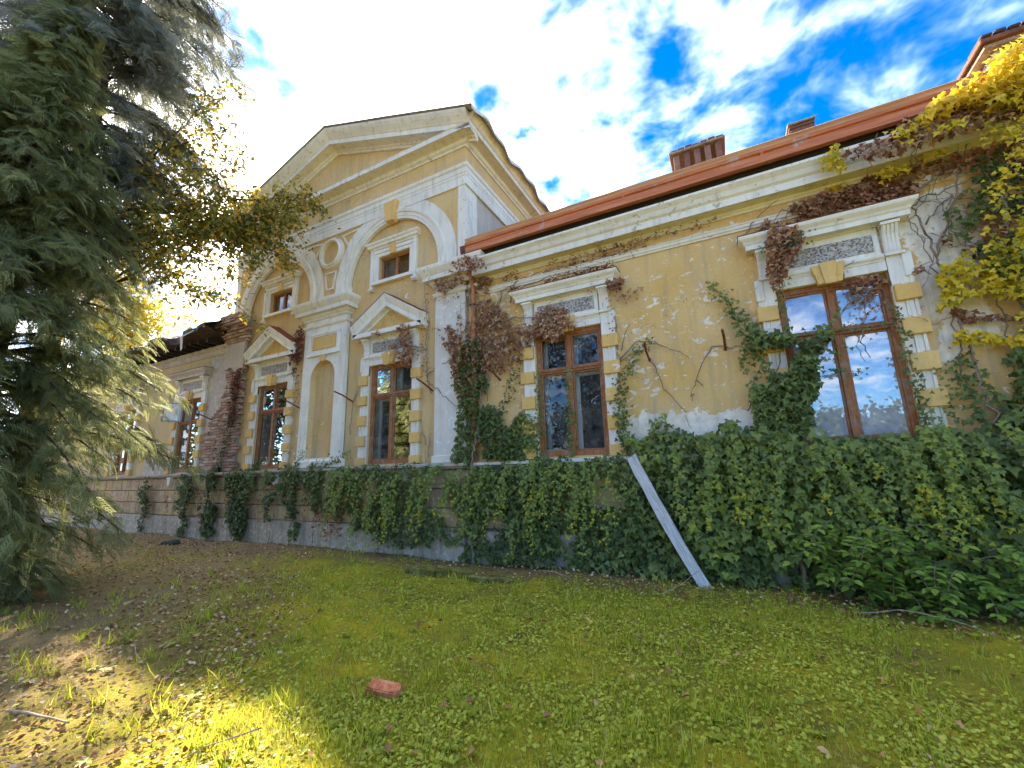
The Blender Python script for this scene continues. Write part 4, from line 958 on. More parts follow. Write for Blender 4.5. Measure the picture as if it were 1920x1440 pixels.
plant('creeper', (-4.2, -.1, 3.0), 'dry brown creeper round the top of the downpipe, spreading to the window on its right', 'creeper',
      [zone([(-4.75, 3.1), (-4.85, 3.7), (-4.62, 4.3), (-4.6, 5.5), (-4.35, 5.9), (-3.95, 5.6), (-3.8, 5.0), (-3.55, 4.6), (-3.12, 4.45), (-3.10, 3.95), (-3.5, 3.65), (-3.95, 3.55), (-4.3, 3.3)], 1700, (.03, .26), (.045, .075), (.1, .95), ragged=.2, hole=.42, seed=51),
       zone([(-5.15, 4.5), (-4.95, 4.65), (-4.6, 4.5), (-4.6, 3.2), (-4.85, 3.5), (-4.9, 4.1)], 420, (.05, .2), (.05, .075), (.1, .9), ragged=.1, hole=.3, seed=53),
       zone([(-5.4, 5.75), (-4.3, 5.95), (-3.8, 5.7), (-4.0, 5.4), (-5.2, 5.45)], 420, (.06, .32), (.04, .07), (.1, .8), ragged=.12, hole=.35, seed=54),
       strand([(-4.6, -.16, 5.3), (-4.95, -.13, 5.2), (-5.3, -.12, 5.35), (-5.35, -.12, 5.6)], .05, (.045, .06), (.1, .9), width=.03),
       strand([(-4.6, -.16, 4.5), (-5.0, -.13, 4.62), (-5.4, -.12, 4.7)], .025, (.045, .06), (.2, .9), width=.05)], 'ivy_brown',
      stems=wires([(-4.6, 3.4), (-4.5, 5.6), (-3.9, 5.4), (-3.15, 4.5), (-3.2, 3.8)], 26) + [[(-4.45, -.13, 2.5), (-4.2, -.12, 4.0), (-4.25, -.12, 5.6)], [(-4.1, -.1, 3.0), (-3.9, -.08, 4.5), (-3.4, -.06, 5.0)], [(-4.2, -.1, 4.6), (-3.7, -.06, 4.75), (-3.35, -.06, 4.45)], [(-4.1, -.1, 3.4), (-3.5, -.06, 4.3), (-3.2, -.08, 4.6)]])
plant('creeper', (-2.7, -.1, 4.0), 'clump of dry brown creeper leaves over the head of the window beside the downpipe', 'creeper',
      [zone([(-3.10, 4.0), (-3.05, 4.55), (-2.8, 4.72), (-2.35, 4.5), (-2.2, 4.25), (-2.45, 4.05), (-2.8, 3.98)], 560, (.08, .26), (.045, .08), (.25, 1.), ragged=.16, hole=.28, seed=61)], 'ivy_brown', stems=wires([(-3.1, 4.0), (-3.05, 4.5), (-2.3, 4.5), (-2.3, 4.1)], 8, (.08, .2)))
def row(x0, x1, z, y, n, jz=.05, sz=(.04, .065)):
    x = rng.uniform(x0, x1, n); k = vnoise(x, 0 * x, 1.7, 17) > .25; x = x[k]; m = len(x)
    C_ = np.stack([x, y - rng.uniform(-.08, .05, m), z + rng.normal(0, jz, m)], 1)
    return scatter('curl', C_, np.stack([rng.normal(0, .7, m), -.6 * np.ones(m), .7 + rng.normal(0, .5, m)], 1), rng.normal(0, 1, (m, 3)), rng.uniform(sz[0], sz[1], m), rng.uniform(.05, .9, m))
plant('creeper', (-2.4, -.2, 5.05), 'dry brown leaves caught along the hood of the window beside the downpipe', 'creeper',
      [row(-3.45, -1.45, 5.10, -.20, 420, .03), row(-4.3, -.9, 5.38, -.06, 260, .03), row(-4.2, .2, 5.50, -.09, 240, .03),
       zone([(-1.62, 4.9), (-1.25, 4.85), (-1.35, 4.6), (-1.62, 4.65)], 160, (.12, .24), (.045, .07), (.2, .9), ragged=.08, seed=63), strand([(-1.5, -.1, 4.6), (-1.3, -.06, 4.52), (-1.0, -.04, 4.62)], .014, (.045, .065), (.3, 1.), width=.05),
       strand([(-1.55, -.12, 4.5), (-1.52, -.12, 4.2), (-1.6, -.1, 3.9)], .05, (.04, .06), (.2, .9))], 'ivy_brown')
plant('creeper', (1.5, -.2, 5.05), 'thick brown heap of dry creeper on the hood of the nearest window', 'creeper',
      [zone([(.62, 5.06), (1.0, 5.30), (1.3, 5.46), (2.3, 5.5), (2.55, 5.10)], 1250, (.04, .22), (.04, .075), (.0, .85), ragged=.12, hole=.28, seed=65), row(.5, 2.5, 5.08, -.20, 300, .03),
       zone([(.85, 5.02), (1.22, 5.02), (1.28, 4.75), (1.1, 4.55), (.95, 4.2), (.82, 4.1), (.80, 4.6)], 620, (.20, .34), (.05, .08), (.15, .9), ragged=.06, hole=.1, seed=67)], 'ivy_brown',
      stems=[[(.9, -.2, 4.2), (1.0, -.26, 5.0), (1.3, -.2, 5.5)], [(.5, -.03, 5.0), (.75, -.06, 5.4), (1.1, -.08, 5.6)]])
plant('creeper', (2.9, -.1, 4.2), 'mass of dry brown creeper on the bare wall to the right of the nearest window', 'creeper',
      [zone([(2.35, 4.1), (2.3, 4.9), (2.42, 5.1), (2.0, 5.5), (1.7, 5.75), (3.2, 5.95), (4.6, 5.9), (4.6, 4.0), (3.4, 4.2), (2.85, 4.3), (2.75, 4.75), (2.55, 4.7), (2.5, 4.15)], 2300, (.03, .22), (.045, .085), (.0, .9), ragged=.18, hole=.42, seed=73),
       zone([(2.6, 3.3), (2.7, 4.4), (4.4, 4.5), (4.4, 3.2)], 900, (.03, .2), (.05, .08), (.1, .8), ragged=.14, hole=.45, seed=75)], 'ivy_brown',
      stems=wires([(2.4, 4.1), (2.4, 5.2), (1.9, 5.7), (3.7, 5.9), (3.7, 3.4), (2.7, 3.4)], 34) + [[(2.6, -.05, 2.4), (2.65, -.06, 3.6), (2.5, -.06, 4.8), (2.9, -.1, 5.4)], [(3.1, -.08, 2.4), (3.0, -.1, 4.0), (2.7, -.1, 5.2), (1.9, -.1, 5.5)], [(2.5, -.06, 5.0), (3.0, -.08, 5.1), (3.6, -.1, 5.3)], [(2.6, -.06, 4.7), (2.9, -.12, 5.0), (2.75, -.16, 4.5), (2.95, -.1, 4.2)], [(3.2, -.1, 4.0), (3.3, -.2, 4.7), (3.1, -.2, 5.3)]])
# woody stems that tie the dry creepers together
wd = empty('vine_stem', (-4.2, -.1, 2.0), 'branching woody creeper stems from the downpipe across the hood to the eaves', 'vine')
for pts in ([(-4.25, -.16, 2.2), (-4.15, -.16, 3.6), (-3.95, -.12, 4.6), (-3.7, -.08, 5.2), (-3.2, -.06, 5.36), (-2.0, -.09, 5.40), (-.8, -.09, 5.40)], [(-3.95, -.12, 4.4), (-3.5, -.10, 4.55), (-3.1, -.12, 4.5), (-2.7, -.16, 4.4), (-2.3, -.16, 4.3)], [(-4.1, -.14, 4.0), (-3.6, -.08, 4.1), (-3.2, -.1, 4.15)], [(-3.5, -.10, 4.9), (-3.5, -.22, 5.10), (-2.6, -.30, 5.11), (-1.6, -.30, 5.11)], [(-4.3, -.16, 4.8), (-4.5, -.16, 5.5), (-4.7, -.3, 5.8)]): stem(pts, .016, .006, .018, wd)
wd = empty('vine_stem', (2.7, -.1, 2.0), 'branching woody creeper stems on the bare wall right of the nearest window', 'vine')
for pts in ([(2.75, -.12, 2.0), (2.70, -.08, 3.2), (2.60, -.08, 4.4), (2.45, -.12, 5.2), (1.9, -.14, 5.42), (1.1, -.14, 5.3), (.7, -.14, 5.12)], [(2.62, -.08, 4.2), (2.9, -.1, 4.9), (3.1, -.12, 5.5), (3.4, -.4, 6.0)], [(3.3, -.12, 2.2), (3.2, -.12, 3.6), (3.35, -.12, 4.8), (3.2, -.12, 5.6)], [(2.5, -.1, 5.1), (2.9, -.08, 5.35), (3.5, -.1, 5.45)], [(1.0, -.22, 5.1), (.98, -.30, 4.85), (.92, -.22, 4.4)]): stem(pts, .018, .007, .02, wd)
# 4 beside and across the nearest window
plant('ivy', (.75, -.1, 1.9), 'bushy green ivy climbing the left side of the nearest window', 'ivy',
      [zone([(.38, 1.9), (.42, 2.5), (.55, 3.0), (.62, 3.4), (.85, 3.52), (1.22, 3.48), (1.26, 3.25), (1.10, 2.9), (1.12, 2.5), (1.02, 1.9)], 2100, (.04, .36), (.045, .10), (.1, .70), ragged=.20, hole=.34, seed=91),
       strand([(.75, -.2, 3.3), (.45, -.14, 3.65), (.22, -.10, 4.05), (.03, -.08, 4.45)], .0085, (.06, .085), (.2, .62), tip=.2, width=.055),
       strand([(.62, -.15, 3.0), (.42, -.1, 3.3), (.30, -.08, 3.75), (.24, -.08, 3.95)], .014, (.055, .08), (.2, .6), width=.05),
       strand([(.55, -.12, 2.9), (.38, -.12, 2.75), (.36, -.12, 2.45)], .014, (.055, .08), (.3, .7), width=.05),
       strand([(.40, -.05, 3.35), (.30, -.05, 3.2), (.36, -.07, 2.95)], .016, (.055, .075), (.2, .6), width=.05),
       strand([(1.1, -.12, 3.42), (1.35, -.05, 3.46), (1.6, -.04, 3.43), (1.85, -.03, 3.42), (2.1, -.04, 3.46)], .02, (.04, .065), (.2, .65), width=.03),
       strand([(1.2, -.12, 3.40), (1.4, -.14, 3.55), (1.52, -.12, 3.75)], .028, (.07, .10), (.3, .7), width=.04),
       strand([(1.1, -.15, 2.9), (1.35, -.10, 2.86), (1.7, -.05, 2.8)], .028, (.05, .07), (.3, .6), width=.03),
       strand([(1.15, -.15, 3.15), (1.4, -.12, 3.12), (1.6, -.08, 3.18)], .026, (.05, .07), (.3, .6), width=.04),
       strand([(.90, -.12, 3.4), (.93, -.08, 3.9), (.95, -.09, 4.3), (1.0, -.20, 4.75)], .026, (.05, .075), (.2, .6), width=.04),
       strand([(.95, -.25, 4.72), (1.15, -.27, 4.75), (1.3, -.26, 4.80)], .009, (.05, .075), (.0, .3), width=.05),
       strand([(.72, -.25, 4.78), (.95, -.28, 4.76)], .012, (.045, .06), (.3, .7), width=.04),
       zone([(1.0, 1.86), (1.0, 1.97), (2.2, 1.97), (2.2, 1.86)], 380, (.10, .26), (.05, .08), (.2, .7), ragged=.03, hole=.2, seed=93)], 'ivy_green',
      stems=[[(.55, -.1, 1.9), (.6, -.1, 2.8), (.9, -.12, 3.4), (.95, -.1, 4.6)], [(.7, -.12, 3.3), (.3, -.08, 3.9), (.05, -.08, 4.4)], [(.28, -.03, 2.4), (.42, -.05, 2.8), (.5, -.1, 3.1)]])
plant('ivy', (2.25, -.1, 1.9), 'sparse ivy strands along the right jamb and quoins of the nearest window', 'ivy',
      [strand([(2.16, -.12, 1.95), (2.14, -.08, 2.6), (2.13, -.07, 3.3), (2.12, -.06, 3.6)], .015, (.05, .075), (.15, .6), width=.04),
       strand([(2.42, -.14, 1.95), (2.40, -.13, 2.4), (2.38, -.12, 2.8)], .018, (.045, .065), (.2, .6), width=.05),
       strand([(2.62, -.12, 1.9), (2.60, -.08, 2.6), (2.56, -.06, 2.9)], .010, (.06, .085), (.15, .55), width=.05),
       strand([(2.85, -.1, 2.2), (2.75, -.06, 2.6), (2.66, -.05, 3.0)], .03, (.08, .10), (.2, .5), width=.05),
       zone([(3.0, 2.1), (3.05, 2.9), (3.4, 3.3), (4.6, 3.6), (4.6, 2.1)], 1300, (.05, .35), (.06, .10), (.1, .55), ragged=.12, hole=.2, seed=95),
       zone([(3.1, 3.9), (2.95, 4.6), (3.1, 5.4), (4.6, 5.7), (4.6, 3.7)], 1200, (.05, .3), (.06, .09), (.05, .5), ragged=.2, hole=.36, seed=97)], 'ivy_green')
dry = []
for (x, z, dx, dz) in ((1.75, 4.05, .1, -.7), (1.85, 4.0, -.15, -.6), (2.0, 4.0, .05, -.5), (1.7, 3.9, .3, -.3), (1.6, 4.08, .5, -.1), (2.14, 3.6, 0, -.9)):
    dry.append(strand([(x, .02, z), (x + dx * .6, -.02, z + dz * .5), (x + dx, .0, z + dz)], .05, (.04, .065), (.0, .8), width=.05))
dry.append(zone([(1.72, 4.08), (2.05, 4.08), (1.98, 3.85), (1.8, 3.8)], 70, (.02, .1), (.045, .07), (.0, .8), seed=99))
plant('creeper', (1.8, -.05, 3.6), 'withered creeper twigs dangling across the upper panes of the nearest window', 'creeper', dry, 'ivy_brown',
      stems=[[(1.75, -.02, 4.08), (1.85, -.06, 3.8), (1.80, -.03, 3.45)], [(1.8, -.04, 3.95), (2.05, -.04, 3.75), (2.1, -.03, 3.55)], [(1.62, -.05, 4.1), (1.70, -.1, 4.3), (1.85, -.1, 4.35)], [(1.6, -.02, 3.7), (1.85, -.05, 3.85), (2.05, -.03, 3.9)], [(1.75, -.03, 3.38), (1.72, -.05, 3.1), (1.80, -.04, 2.95)]])
# 5 on the window left of it
plant('ivy', (-2.4, -.1, 1.9), 'thin ivy strands climbing the frame and mullion of the window beside the downpipe', 'ivy',
      [strand([(-3.05, -.08, 1.9), (-3.02, -.06, 2.6), (-2.98, -.05, 3.2), (-2.95, -.05, 3.45)], .014, (.05, .075), (.2, .6), tip=.2, width=.045),
       strand([(-2.42, -.06, 1.9), (-2.43, -.03, 2.6), (-2.42, -.03, 3.2), (-2.42, -.03, 3.45)], .014, (.05, .075), (.2, .6), tip=.3, width=.045),
       strand([(-2.4, -.05, 2.5), (-2.25, -.05, 2.7)], .05, (.05, .07), (.5, .8)),
       strand([(-1.50, -.15, 1.9), (-1.52, -.12, 2.5), (-1.50, -.10, 3.0), (-1.30, -.08, 3.4), (-1.12, -.06, 3.6), (-.95, -.06, 3.66)], .009, (.05, .08), (.15, .6), tip=.1, width=.055),
       strand([(-1.45, -.12, 2.2), (-1.62, -.12, 2.5), (-1.66, -.12, 2.75)], .03, (.05, .07), (.2, .6), width=.05),
       strand([(-1.1, -.1, 2.2), (-.95, -.1, 2.35), (-.8, -.1, 2.46)], .012, (.055, .08), (.4, .75), tip=.2, width=.04)], 'ivy_green')
# bare stems on the wall between the two nearest windows
bs = empty('vine_stem', (-.8, -.05, 2.2), 'bare grey-brown vine stems on the yellow wall between the two nearest windows', 'vine')
for pts in ([(-1.5, -.03, 3.45), (-1.2, -.03, 3.72), (-.95, -.03, 3.68), (-.5, -.03, 3.4), (-.35, -.03, 3.25)], [(-1.5, -.04, 3.40), (-1.25, -.04, 3.55), (-1.0, -.05, 3.58)], [(-1.0, -.05, 3.42), (-.92, -.04, 3.2), (-.86, -.04, 2.9), (-.6, -.04, 2.55), (-.5, -.05, 2.2)],
            [(.12, -.05, 3.42), (-.05, -.04, 3.45), (-.22, -.04, 3.25), (-.35, -.04, 2.95), (-.45, -.04, 2.75), (-.42, -.04, 2.6)], [(-.35, -.03, 2.95), (-.25, -.03, 2.85)], [(-.42, -.03, 2.75), (-.5, -.03, 2.65)], [(.1, -.05, 3.4), (.3, -.05, 3.38), (.45, -.08, 3.2)], [(-1.45, -.03, 3.6), (-1.35, -.03, 3.95), (-1.25, -.03, 4.1)], [(-1.53, -.03, 4.4), (-1.50, -.03, 3.8), (-1.52, -.03, 3.0)]):
    stem(pts, .011, .004, .012, bs)
# 6 pavilion creepers
plant('creeper', (-6.2, -.1, 4.2), 'brown and red dry creeper over the panel above the right pedimented window', 'creeper',
      [zone([(-6.25, 4.95), (-5.95, 4.9), (-5.85, 4.2), (-5.95, 3.95), (-6.2, 4.05)], 330, (.10, .22), (.045, .07), (.2, .9), ragged=.12, hole=.3, seed=101), zone([(-7.15, 4.85), (-6.85, 4.85), (-6.4, 4.2), (-6.0, 4.1), (-6.1, 4.45), (-6.6, 4.5)], 420, (.08, .2), (.045, .07), (.2, 1.), ragged=.1, hole=.3, seed=103),
       strand([(-5.85, -.06, 4.4), (-5.7, -.05, 4.0), (-5.55, -.05, 3.7)], .02, (.045, .065), (.1, .8), width=.06), strand([(-5.6, -.05, 5.6), (-5.62, -.05, 5.0), (-5.7, -.05, 4.4)], .035, (.035, .05), (.0, .6), width=.06)], 'ivy_brown',
      stems=[[(-5.5, -.05, 3.3), (-5.62, -.05, 4.0), (-5.6, -.05, 5.0), (-5.7, -.05, 5.9)], [(-5.6, -.05, 4.3), (-6.0, -.1, 4.4), (-6.6, -.1, 4.6), (-6.95, -.1, 4.8)], [(-5.55, -.05, 3.75), (-5.0, -.12, 3.9), (-4.6, -.12, 4.2)], [(-5.6, -.05, 3.6), (-5.2, -.12, 3.3), (-4.7, -.12, 2.9)]])
plant('creeper', (-9.8, -.1, 3.4), 'dark red creeper in the corner between the left pediment and the niche pier', 'creeper',
      [zone([(-9.98, 5.5), (-9.68, 5.6), (-9.62, 4.6), (-9.9, 4.25), (-10.1, 4.6)], 420, (.03, .18), (.05, .075), (.0, .7), ragged=.1, hole=.2, seed=105), strand([(-9.85, -.05, 4.4), (-9.8, -.04, 3.9), (-9.75, -.04, 3.5)], .03, (.04, .06), (.0, .6), width=.05)], 'creeper_red')
plant('ivy', (-8.5, -.1, 1.9), 'small ivy sprigs on the ledge below and inside the arched niche', 'ivy',
      [strand([(-8.42, .05, 2.1), (-8.45, .08, 2.5), (-8.46, .1, 3.0)], .03, (.05, .07), (.1, .5), width=.05), strand([(-9.5, -.18, 1.9), (-9.3, -.18, 2.1), (-9.2, -.16, 2.3)], .012, (.05, .07), (.2, .6), width=.06), strand([(-8.6, -.2, 1.85), (-8.2, -.2, 1.95), (-7.9, -.2, 2.05), (-7.6, -.16, 2.2)], .009, (.05, .075), (.2, .65), tip=.2, width=.06), strand([(-8.9, -.2, 1.9), (-8.6, -.22, 2.0)], .012, (.05, .07), (.2, .6), width=.06)], 'ivy_green',
      stems=[[(-8.45, .06, 2.1), (-8.5, .1, 3.4), (-8.55, .12, 4.2)]])
ww = empty('vine_stem', (-7.6, -.05, 2.5), 'fine bare creeper twigs beside the niche and the right pedimented window', 'vine')
for pts in ([(-7.85, -.02, 2.6), (-7.8, -.02, 3.3), (-7.7, -.02, 3.6)], [(-7.85, -.02, 3.3), (-7.65, -.02, 3.55), (-7.6, -.02, 3.7)], [(-5.6, -.02, 2.2), (-5.75, -.02, 2.7), (-5.8, -.02, 3.0)], [(-5.55, -.02, 2.0), (-5.5, -.02, 2.5)]): stem(pts, .009, .004, .015, ww)
# 7 yellow autumn ivy tumbling over the gutter
yl = [zone([(2.25, 5.72), (2.7, 5.93), (3.05, 6.10), (3.3, 6.35), (3.6, 6.5), (5.2, 6.6), (5.2, 5.6), (3.9, 5.55), (3.3, 5.75), (2.9, 5.8)], 2600, (.06, .42), (.065, .10), (.25, 1.), ragged=.10, hole=.22, seed=111),
      zone([(2.9, 3.6), (2.55, 3.45), (2.55, 4.0), (2.75, 4.15), (3.0, 4.0), (3.35, 4.3), (4.2, 4.3), (4.2, 3.4), (3.2, 3.3)], 800, (.12, .34), (.06, .09), (.05, .9), ragged=.10, hole=.36, seed=113),
      zone([(2.52, 3.02), (2.6, 3.2), (2.85, 3.12), (3.15, 3.0), (3.1, 2.92), (2.8, 3.0)], 110, (.08, .2), (.06, .08), (.4, 1.), ragged=.04, seed=115),
      zone([(1.62, 5.55), (1.6, 5.85), (1.78, 6.0), (1.88, 5.75), (1.84, 5.5)], 90, (.0, .10), (.06, .09), (.3, 1.), ragged=.05, seed=117),
      zone([(2.15, 5.35), (2.2, 5.6), (2.45, 5.6), (2.5, 5.35)], 40, (.2, .32), (.06, .085), (.3, 1.), ragged=.06, seed=118),
      zone([(2.6, 5.5), (2.65, 5.68), (2.85, 5.62), (2.85, 5.45)], 40, (.2, .34), (.06, .085), (.3, 1.), ragged=.06, seed=119),
      strand([(2.35, -.5, 5.8), (2.7, -.5, 5.9), (3.0, -.5, 6.05)], .010, (.06, .085), (.3, 1.), width=.05),
      strand([(3.7, -.6, 6.1), (3.5, -.62, 5.5), (3.3, -.55, 5.0), (3.05, -.45, 4.6)], .008, (.06, .09), (.35, 1.), width=.07),
      strand([(4.0, -.6, 6.0), (3.75, -.6, 5.2), (3.6, -.55, 4.6)], .009, (.06, .09), (.2, 1.), width=.08),
      strand([(3.45, -.4, 4.7), (3.3, -.42, 4.1), (3.25, -.4, 3.4), (3.1, -.36, 2.8)], .012, (.055, .09), (.0, .8), width=.10),
      strand([(3.7, -.4, 4.6), (3.5, -.42, 3.8), (3.4, -.4, 3.1)], .012, (.055, .09), (.0, .9), width=.10),
      strand([(3.2, -.35, 4.5), (3.0, -.35, 4.1), (2.95, -.3, 3.7)], .014, (.055, .085), (.1, .9), width=.08),
      strand([(3.4, -.55, 5.9), (3.25, -.5, 5.6), (3.15, -.5, 5.3)], .012, (.06, .09), (.1, .8), width=.07)]
plant('ivy', (3.4, -.3, 3.0), 'bright yellow autumn ivy tumbling over the gutter at the right edge', 'ivy', yl, 'ivy_yellow', stems=[[(3.75, -.62, 6.3), (3.5, -.64, 5.5), (3.2, -.52, 4.9)], [(4.2, -.5, 6.6), (3.6, -.55, 6.4), (3.0, -.45, 6.15)], [(3.1, -.1, 2.4), (3.3, -.15, 4.0), (3.9, -.2, 5.6)]])

# ------------------------------------------------------------------ trees
def limb(mb, a, b, r0, r1, sag=.0, n=7, wob=.05):
    a, b = Vector(a), Vector(b); L_ = (b - a).length; pts = []
    for i in range(n + 1):
        u = i / n; p = a.lerp(b, u); p.z += sag * L_ * u * (1 - u) * 4
        if 0 < i < n: p += Vector((random.uniform(-1, 1), random.uniform(-1, 1), random.uniform(-1, 1))) * wob * L_ / n
        pts.append(tuple(p))
    mb.tube(pts, r0, r1, 7); return pts
def conifer(name, base, h, prof, nb, label, mat, per=15, size=(.28, .46), zmin=.3, droop=.55, trunk_r=.22, v=(.0, .8), seed=0, gap=0., face=0.):
    e_ = empty(name, base, label, 'tree'); g_ = np.random.default_rng(seed); bx, by = base[0], base[1]
    tb = MB(); tb.tube([(bx + .03 * math.sin(k), by + .03 * math.cos(k * 2), -.1 + h * k / 8) for k in range(9)], trunk_r, .03, 9)
    br = MB(); Cs, Ns, Ts, Sz, Vv = [], [], [], [], []
    zp, rp = zip(*prof)
    for k in range(nb):
        z0 = zmin + (h - zmin) * (k + g_.random()) / nb; ph = g_.random() * 2 * math.pi if g_.random() < .4 else face + g_.uniform(-1.7, 1.7); L_ = float(np.interp(z0, zp, rp)) * g_.uniform(.72, 1.12)
        if L_ < .12: continue
        d = np.array([math.cos(ph), math.sin(ph), 0.]); rise = g_.uniform(.05, .35)
        f = lambda s: np.array([bx, by, z0]) + d * L_ * s + np.array([0, 0, L_ * (rise * s - droop * s * s)])
        br.tube([tuple(f(s)) for s in np.linspace(0, .95, 6)], .022 + .006 * L_, .006, 5)
        for s in np.linspace(.18, 1., max(4, int(per * L_))):
            if gap and float(vnoise(ph * 3 + s, z0, 1.1, 77)) < gap: continue
            c = f(s) + g_.normal(0, .07, 3); side = g_.choice([-1, 1]); pa = ph + side * g_.uniform(.1, 1.25)
            t_ = np.array([math.cos(pa), math.sin(pa), -g_.uniform(.25, 1.15)]); n_ = np.array([math.cos(pa) * .5, math.sin(pa) * .5, 1.]) + g_.normal(0, .45, 3)
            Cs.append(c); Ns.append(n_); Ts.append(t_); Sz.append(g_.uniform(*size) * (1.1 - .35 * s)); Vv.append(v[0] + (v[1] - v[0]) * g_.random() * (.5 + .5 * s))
    child(tb.build('trunk', 'bark', None, smooth_=True), e_); o = child(br.build('branch', 'bark', None, smooth_=True), e_); o['kind'] = 'stuff'
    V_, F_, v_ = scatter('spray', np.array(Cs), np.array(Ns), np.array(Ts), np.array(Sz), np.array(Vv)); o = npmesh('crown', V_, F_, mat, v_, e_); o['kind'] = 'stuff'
    return e_
conifer('conifer', (-10.5, -5.0, 0), 11.5, [(.2, 1.3), (1.2, 2.1), (2.9, 2.7), (4.3, 2.3), (6., 1.7), (8., 1.0), (10.3, .35), (11.5, .05)], 430, 'grey-green conifer with drooping sprays down to the ground at the left edge', 'conifer_near', 27, (.27, .46), trunk_r=.16, seed=3, face=-1.0)
conifer('conifer', (-12.3, -3.95, 0), 18.5, [(5.6, .5), (6.6, 1.2), (8., 1.9), (10., 2.4), (13., 2.5), (16., 2.1), (18.5, .2)], 300, 'tall dark conifer with hanging branches behind the ground-sweeping conifer', 'conifer_far', 18, (.42, .75), zmin=5.8, droop=.75, trunk_r=.2, v=(0., .8), seed=4, gap=.26, face=-.6)
def broadleaf(name, base, trunk_h, limbs, n, label, mat, r=.18, leaf=(.06, .09), cl=.45, tw=5, per=60, v=(0., 1.), tpl='oval', dense=0):
    e_ = empty(name, base, label, 'tree'); b = Vector(base)
    tb = MB(); top = b + Vector((.1, .1, trunk_h)); tb.tube([tuple(b + Vector((0, 0, -.1))), tuple(b.lerp(top, .5) + Vector((.08, -.05, 0))), tuple(top)], r, r * .6, 9); child(tb.build('trunk', 'bark', None, smooth_=True), e_)
    Cs = []
    for tgt in limbs:
        lb = MB(); pts = limb(lb, b.lerp(top, random.uniform(.6, 1.)), tgt, r * .22, .008, .06, 9, .16)
        for k in range(tw):
            s = Vector(pts[random.randrange(5, len(pts))]); e2 = s + Vector((random.uniform(-1, 1), random.uniform(-1, 1), random.uniform(-.9, .6))) * cl * 1.6; q = limb(lb, s, e2, .010, .003, 0, 4)
            for _ in range(per // tw): a = Vector(q[random.randrange(1, 5)]); Cs.append((a.x + random.gauss(0, cl * .22), a.y + random.gauss(0, cl * .22), a.z + random.gauss(0, cl * .22)))
        if dense and limbs.index(tgt) < dense: per2 = per * 2
        else: per2 = per
        for _ in range(per2 // 2): a = Vector(pts[random.randrange(6, 10)]); Cs.append((a.x + random.gauss(0, cl * .3), a.y + random.gauss(0, cl * .3), a.z + random.gauss(0, cl * .3)))
        child(lb.build('branch', 'bark', None, smooth_=True), e_)
    m_ = len(Cs); V_, F_, v_ = scatter(tpl, np.array(Cs), rng.normal(0, 1, (m_, 3)) + np.array([0, -.3, .5]), rng.normal(0, 1, (m_, 3)) + np.array([0, 0, -.6]), rng.uniform(*leaf, m_), rng.uniform(*v, m_))
    o = npmesh('crown', V_, F_, mat, v_, e_); o['kind'] = 'stuff'; return e_
tg = [(-8.5, -1.2, 8.4), (-8.4, -1.05, 8.2), (-8.6, -1.35, 8.0), (-8.65, -1.4, 7.6), (-8.78, -1.6, 7.3), (-8.7, -1.5, 6.9), (-8.65, -1.4, 6.5), (-8.95, -1.9, 6.5), (-8.9, -1.8, 7.7), (-9.1, -2.1, 7.2), (-9.2, -2.35, 5.5), (-9.05, -2.0, 5.9), (-9.3, -2.6, 7.0), (-9.4, -2.8, 7.6), (-9.3, -2.5, 8.6), (-9.3, -2.6, 9.5), (-9.35, -2.6, 10.6), (-9.6, -3.2, 6.4), (-9.5, -3.0, 5.7), (-9.6, -3.1, 8.2)]
broadleaf('broadleaf_tree', (-13.1, -3.9, 0), 8.4, tg, 0, 'broadleaf tree with thin autumn branches reaching in front of the pavilion', 'leaf_autumn', .17, (.085, .13), .46, 8, 270, dense=9)
def ball_tree(name, base, h, rad, zc, n, label, mat, leaf, v=(0, 1)):
    tg_ = [];
    for k in range(16):
        a = random.uniform(0, 6.28); q = random.uniform(.3, 1.); tg_.append((base[0] + rad * q * math.cos(a), base[1] + rad * q * math.sin(a), zc + random.uniform(-.5, .55) * (h - zc) * 1.6))
    return broadleaf(name, base, zc * .7, tg_, 0, label, mat, .22, leaf, rad * .42, 8, n // 16, v)
ball_tree('golden_tree', (-33.5, 4.6, 0), 18, 3.4, 14.0, 5200, 'golden-leaved tree glowing beyond the roof of the left wing', 'leaf_gold', (.22, .34))
ball_tree('dark_tree', (-8.6, -16.5, 0), 12, 3.2, 7.0, 5200, 'dark tree mirrored in the panes of the window beside the downpipe', 'leaf_dark', (.20, .32))
ball_tree('dark_tree', (-25.5, -8.5, 0), 11, 3.6, 6.0, 5200, 'broad dark tree mirrored in the panes of the left pedimented window', 'leaf_mid', (.24, .36))
ball_tree('dark_tree', (-16.5, -11.0, 0), 10, 2.6, 6.0, 3600, 'slim dark tree mirrored in the panes of the right pedimented window', 'leaf_mid', (.2, .3))
for k, x in enumerate((-46, -33, -22, 4, 10, 17, 25, 34)):
    ball_tree('distant_tree', (x, -46 - 3 * (k % 3), 0), 7.4 + (k % 3) * .6, 4.2, 4.2, 1500, 'dark distant tree mirrored low in the window glass', 'leaf_dark', (.5, .8))
    bpy.context.scene.objects[-1]
for o in [o for o in COL.objects if o.name.startswith('distant_tree')]: o['group'] = 'trees mirrored in the window glass'

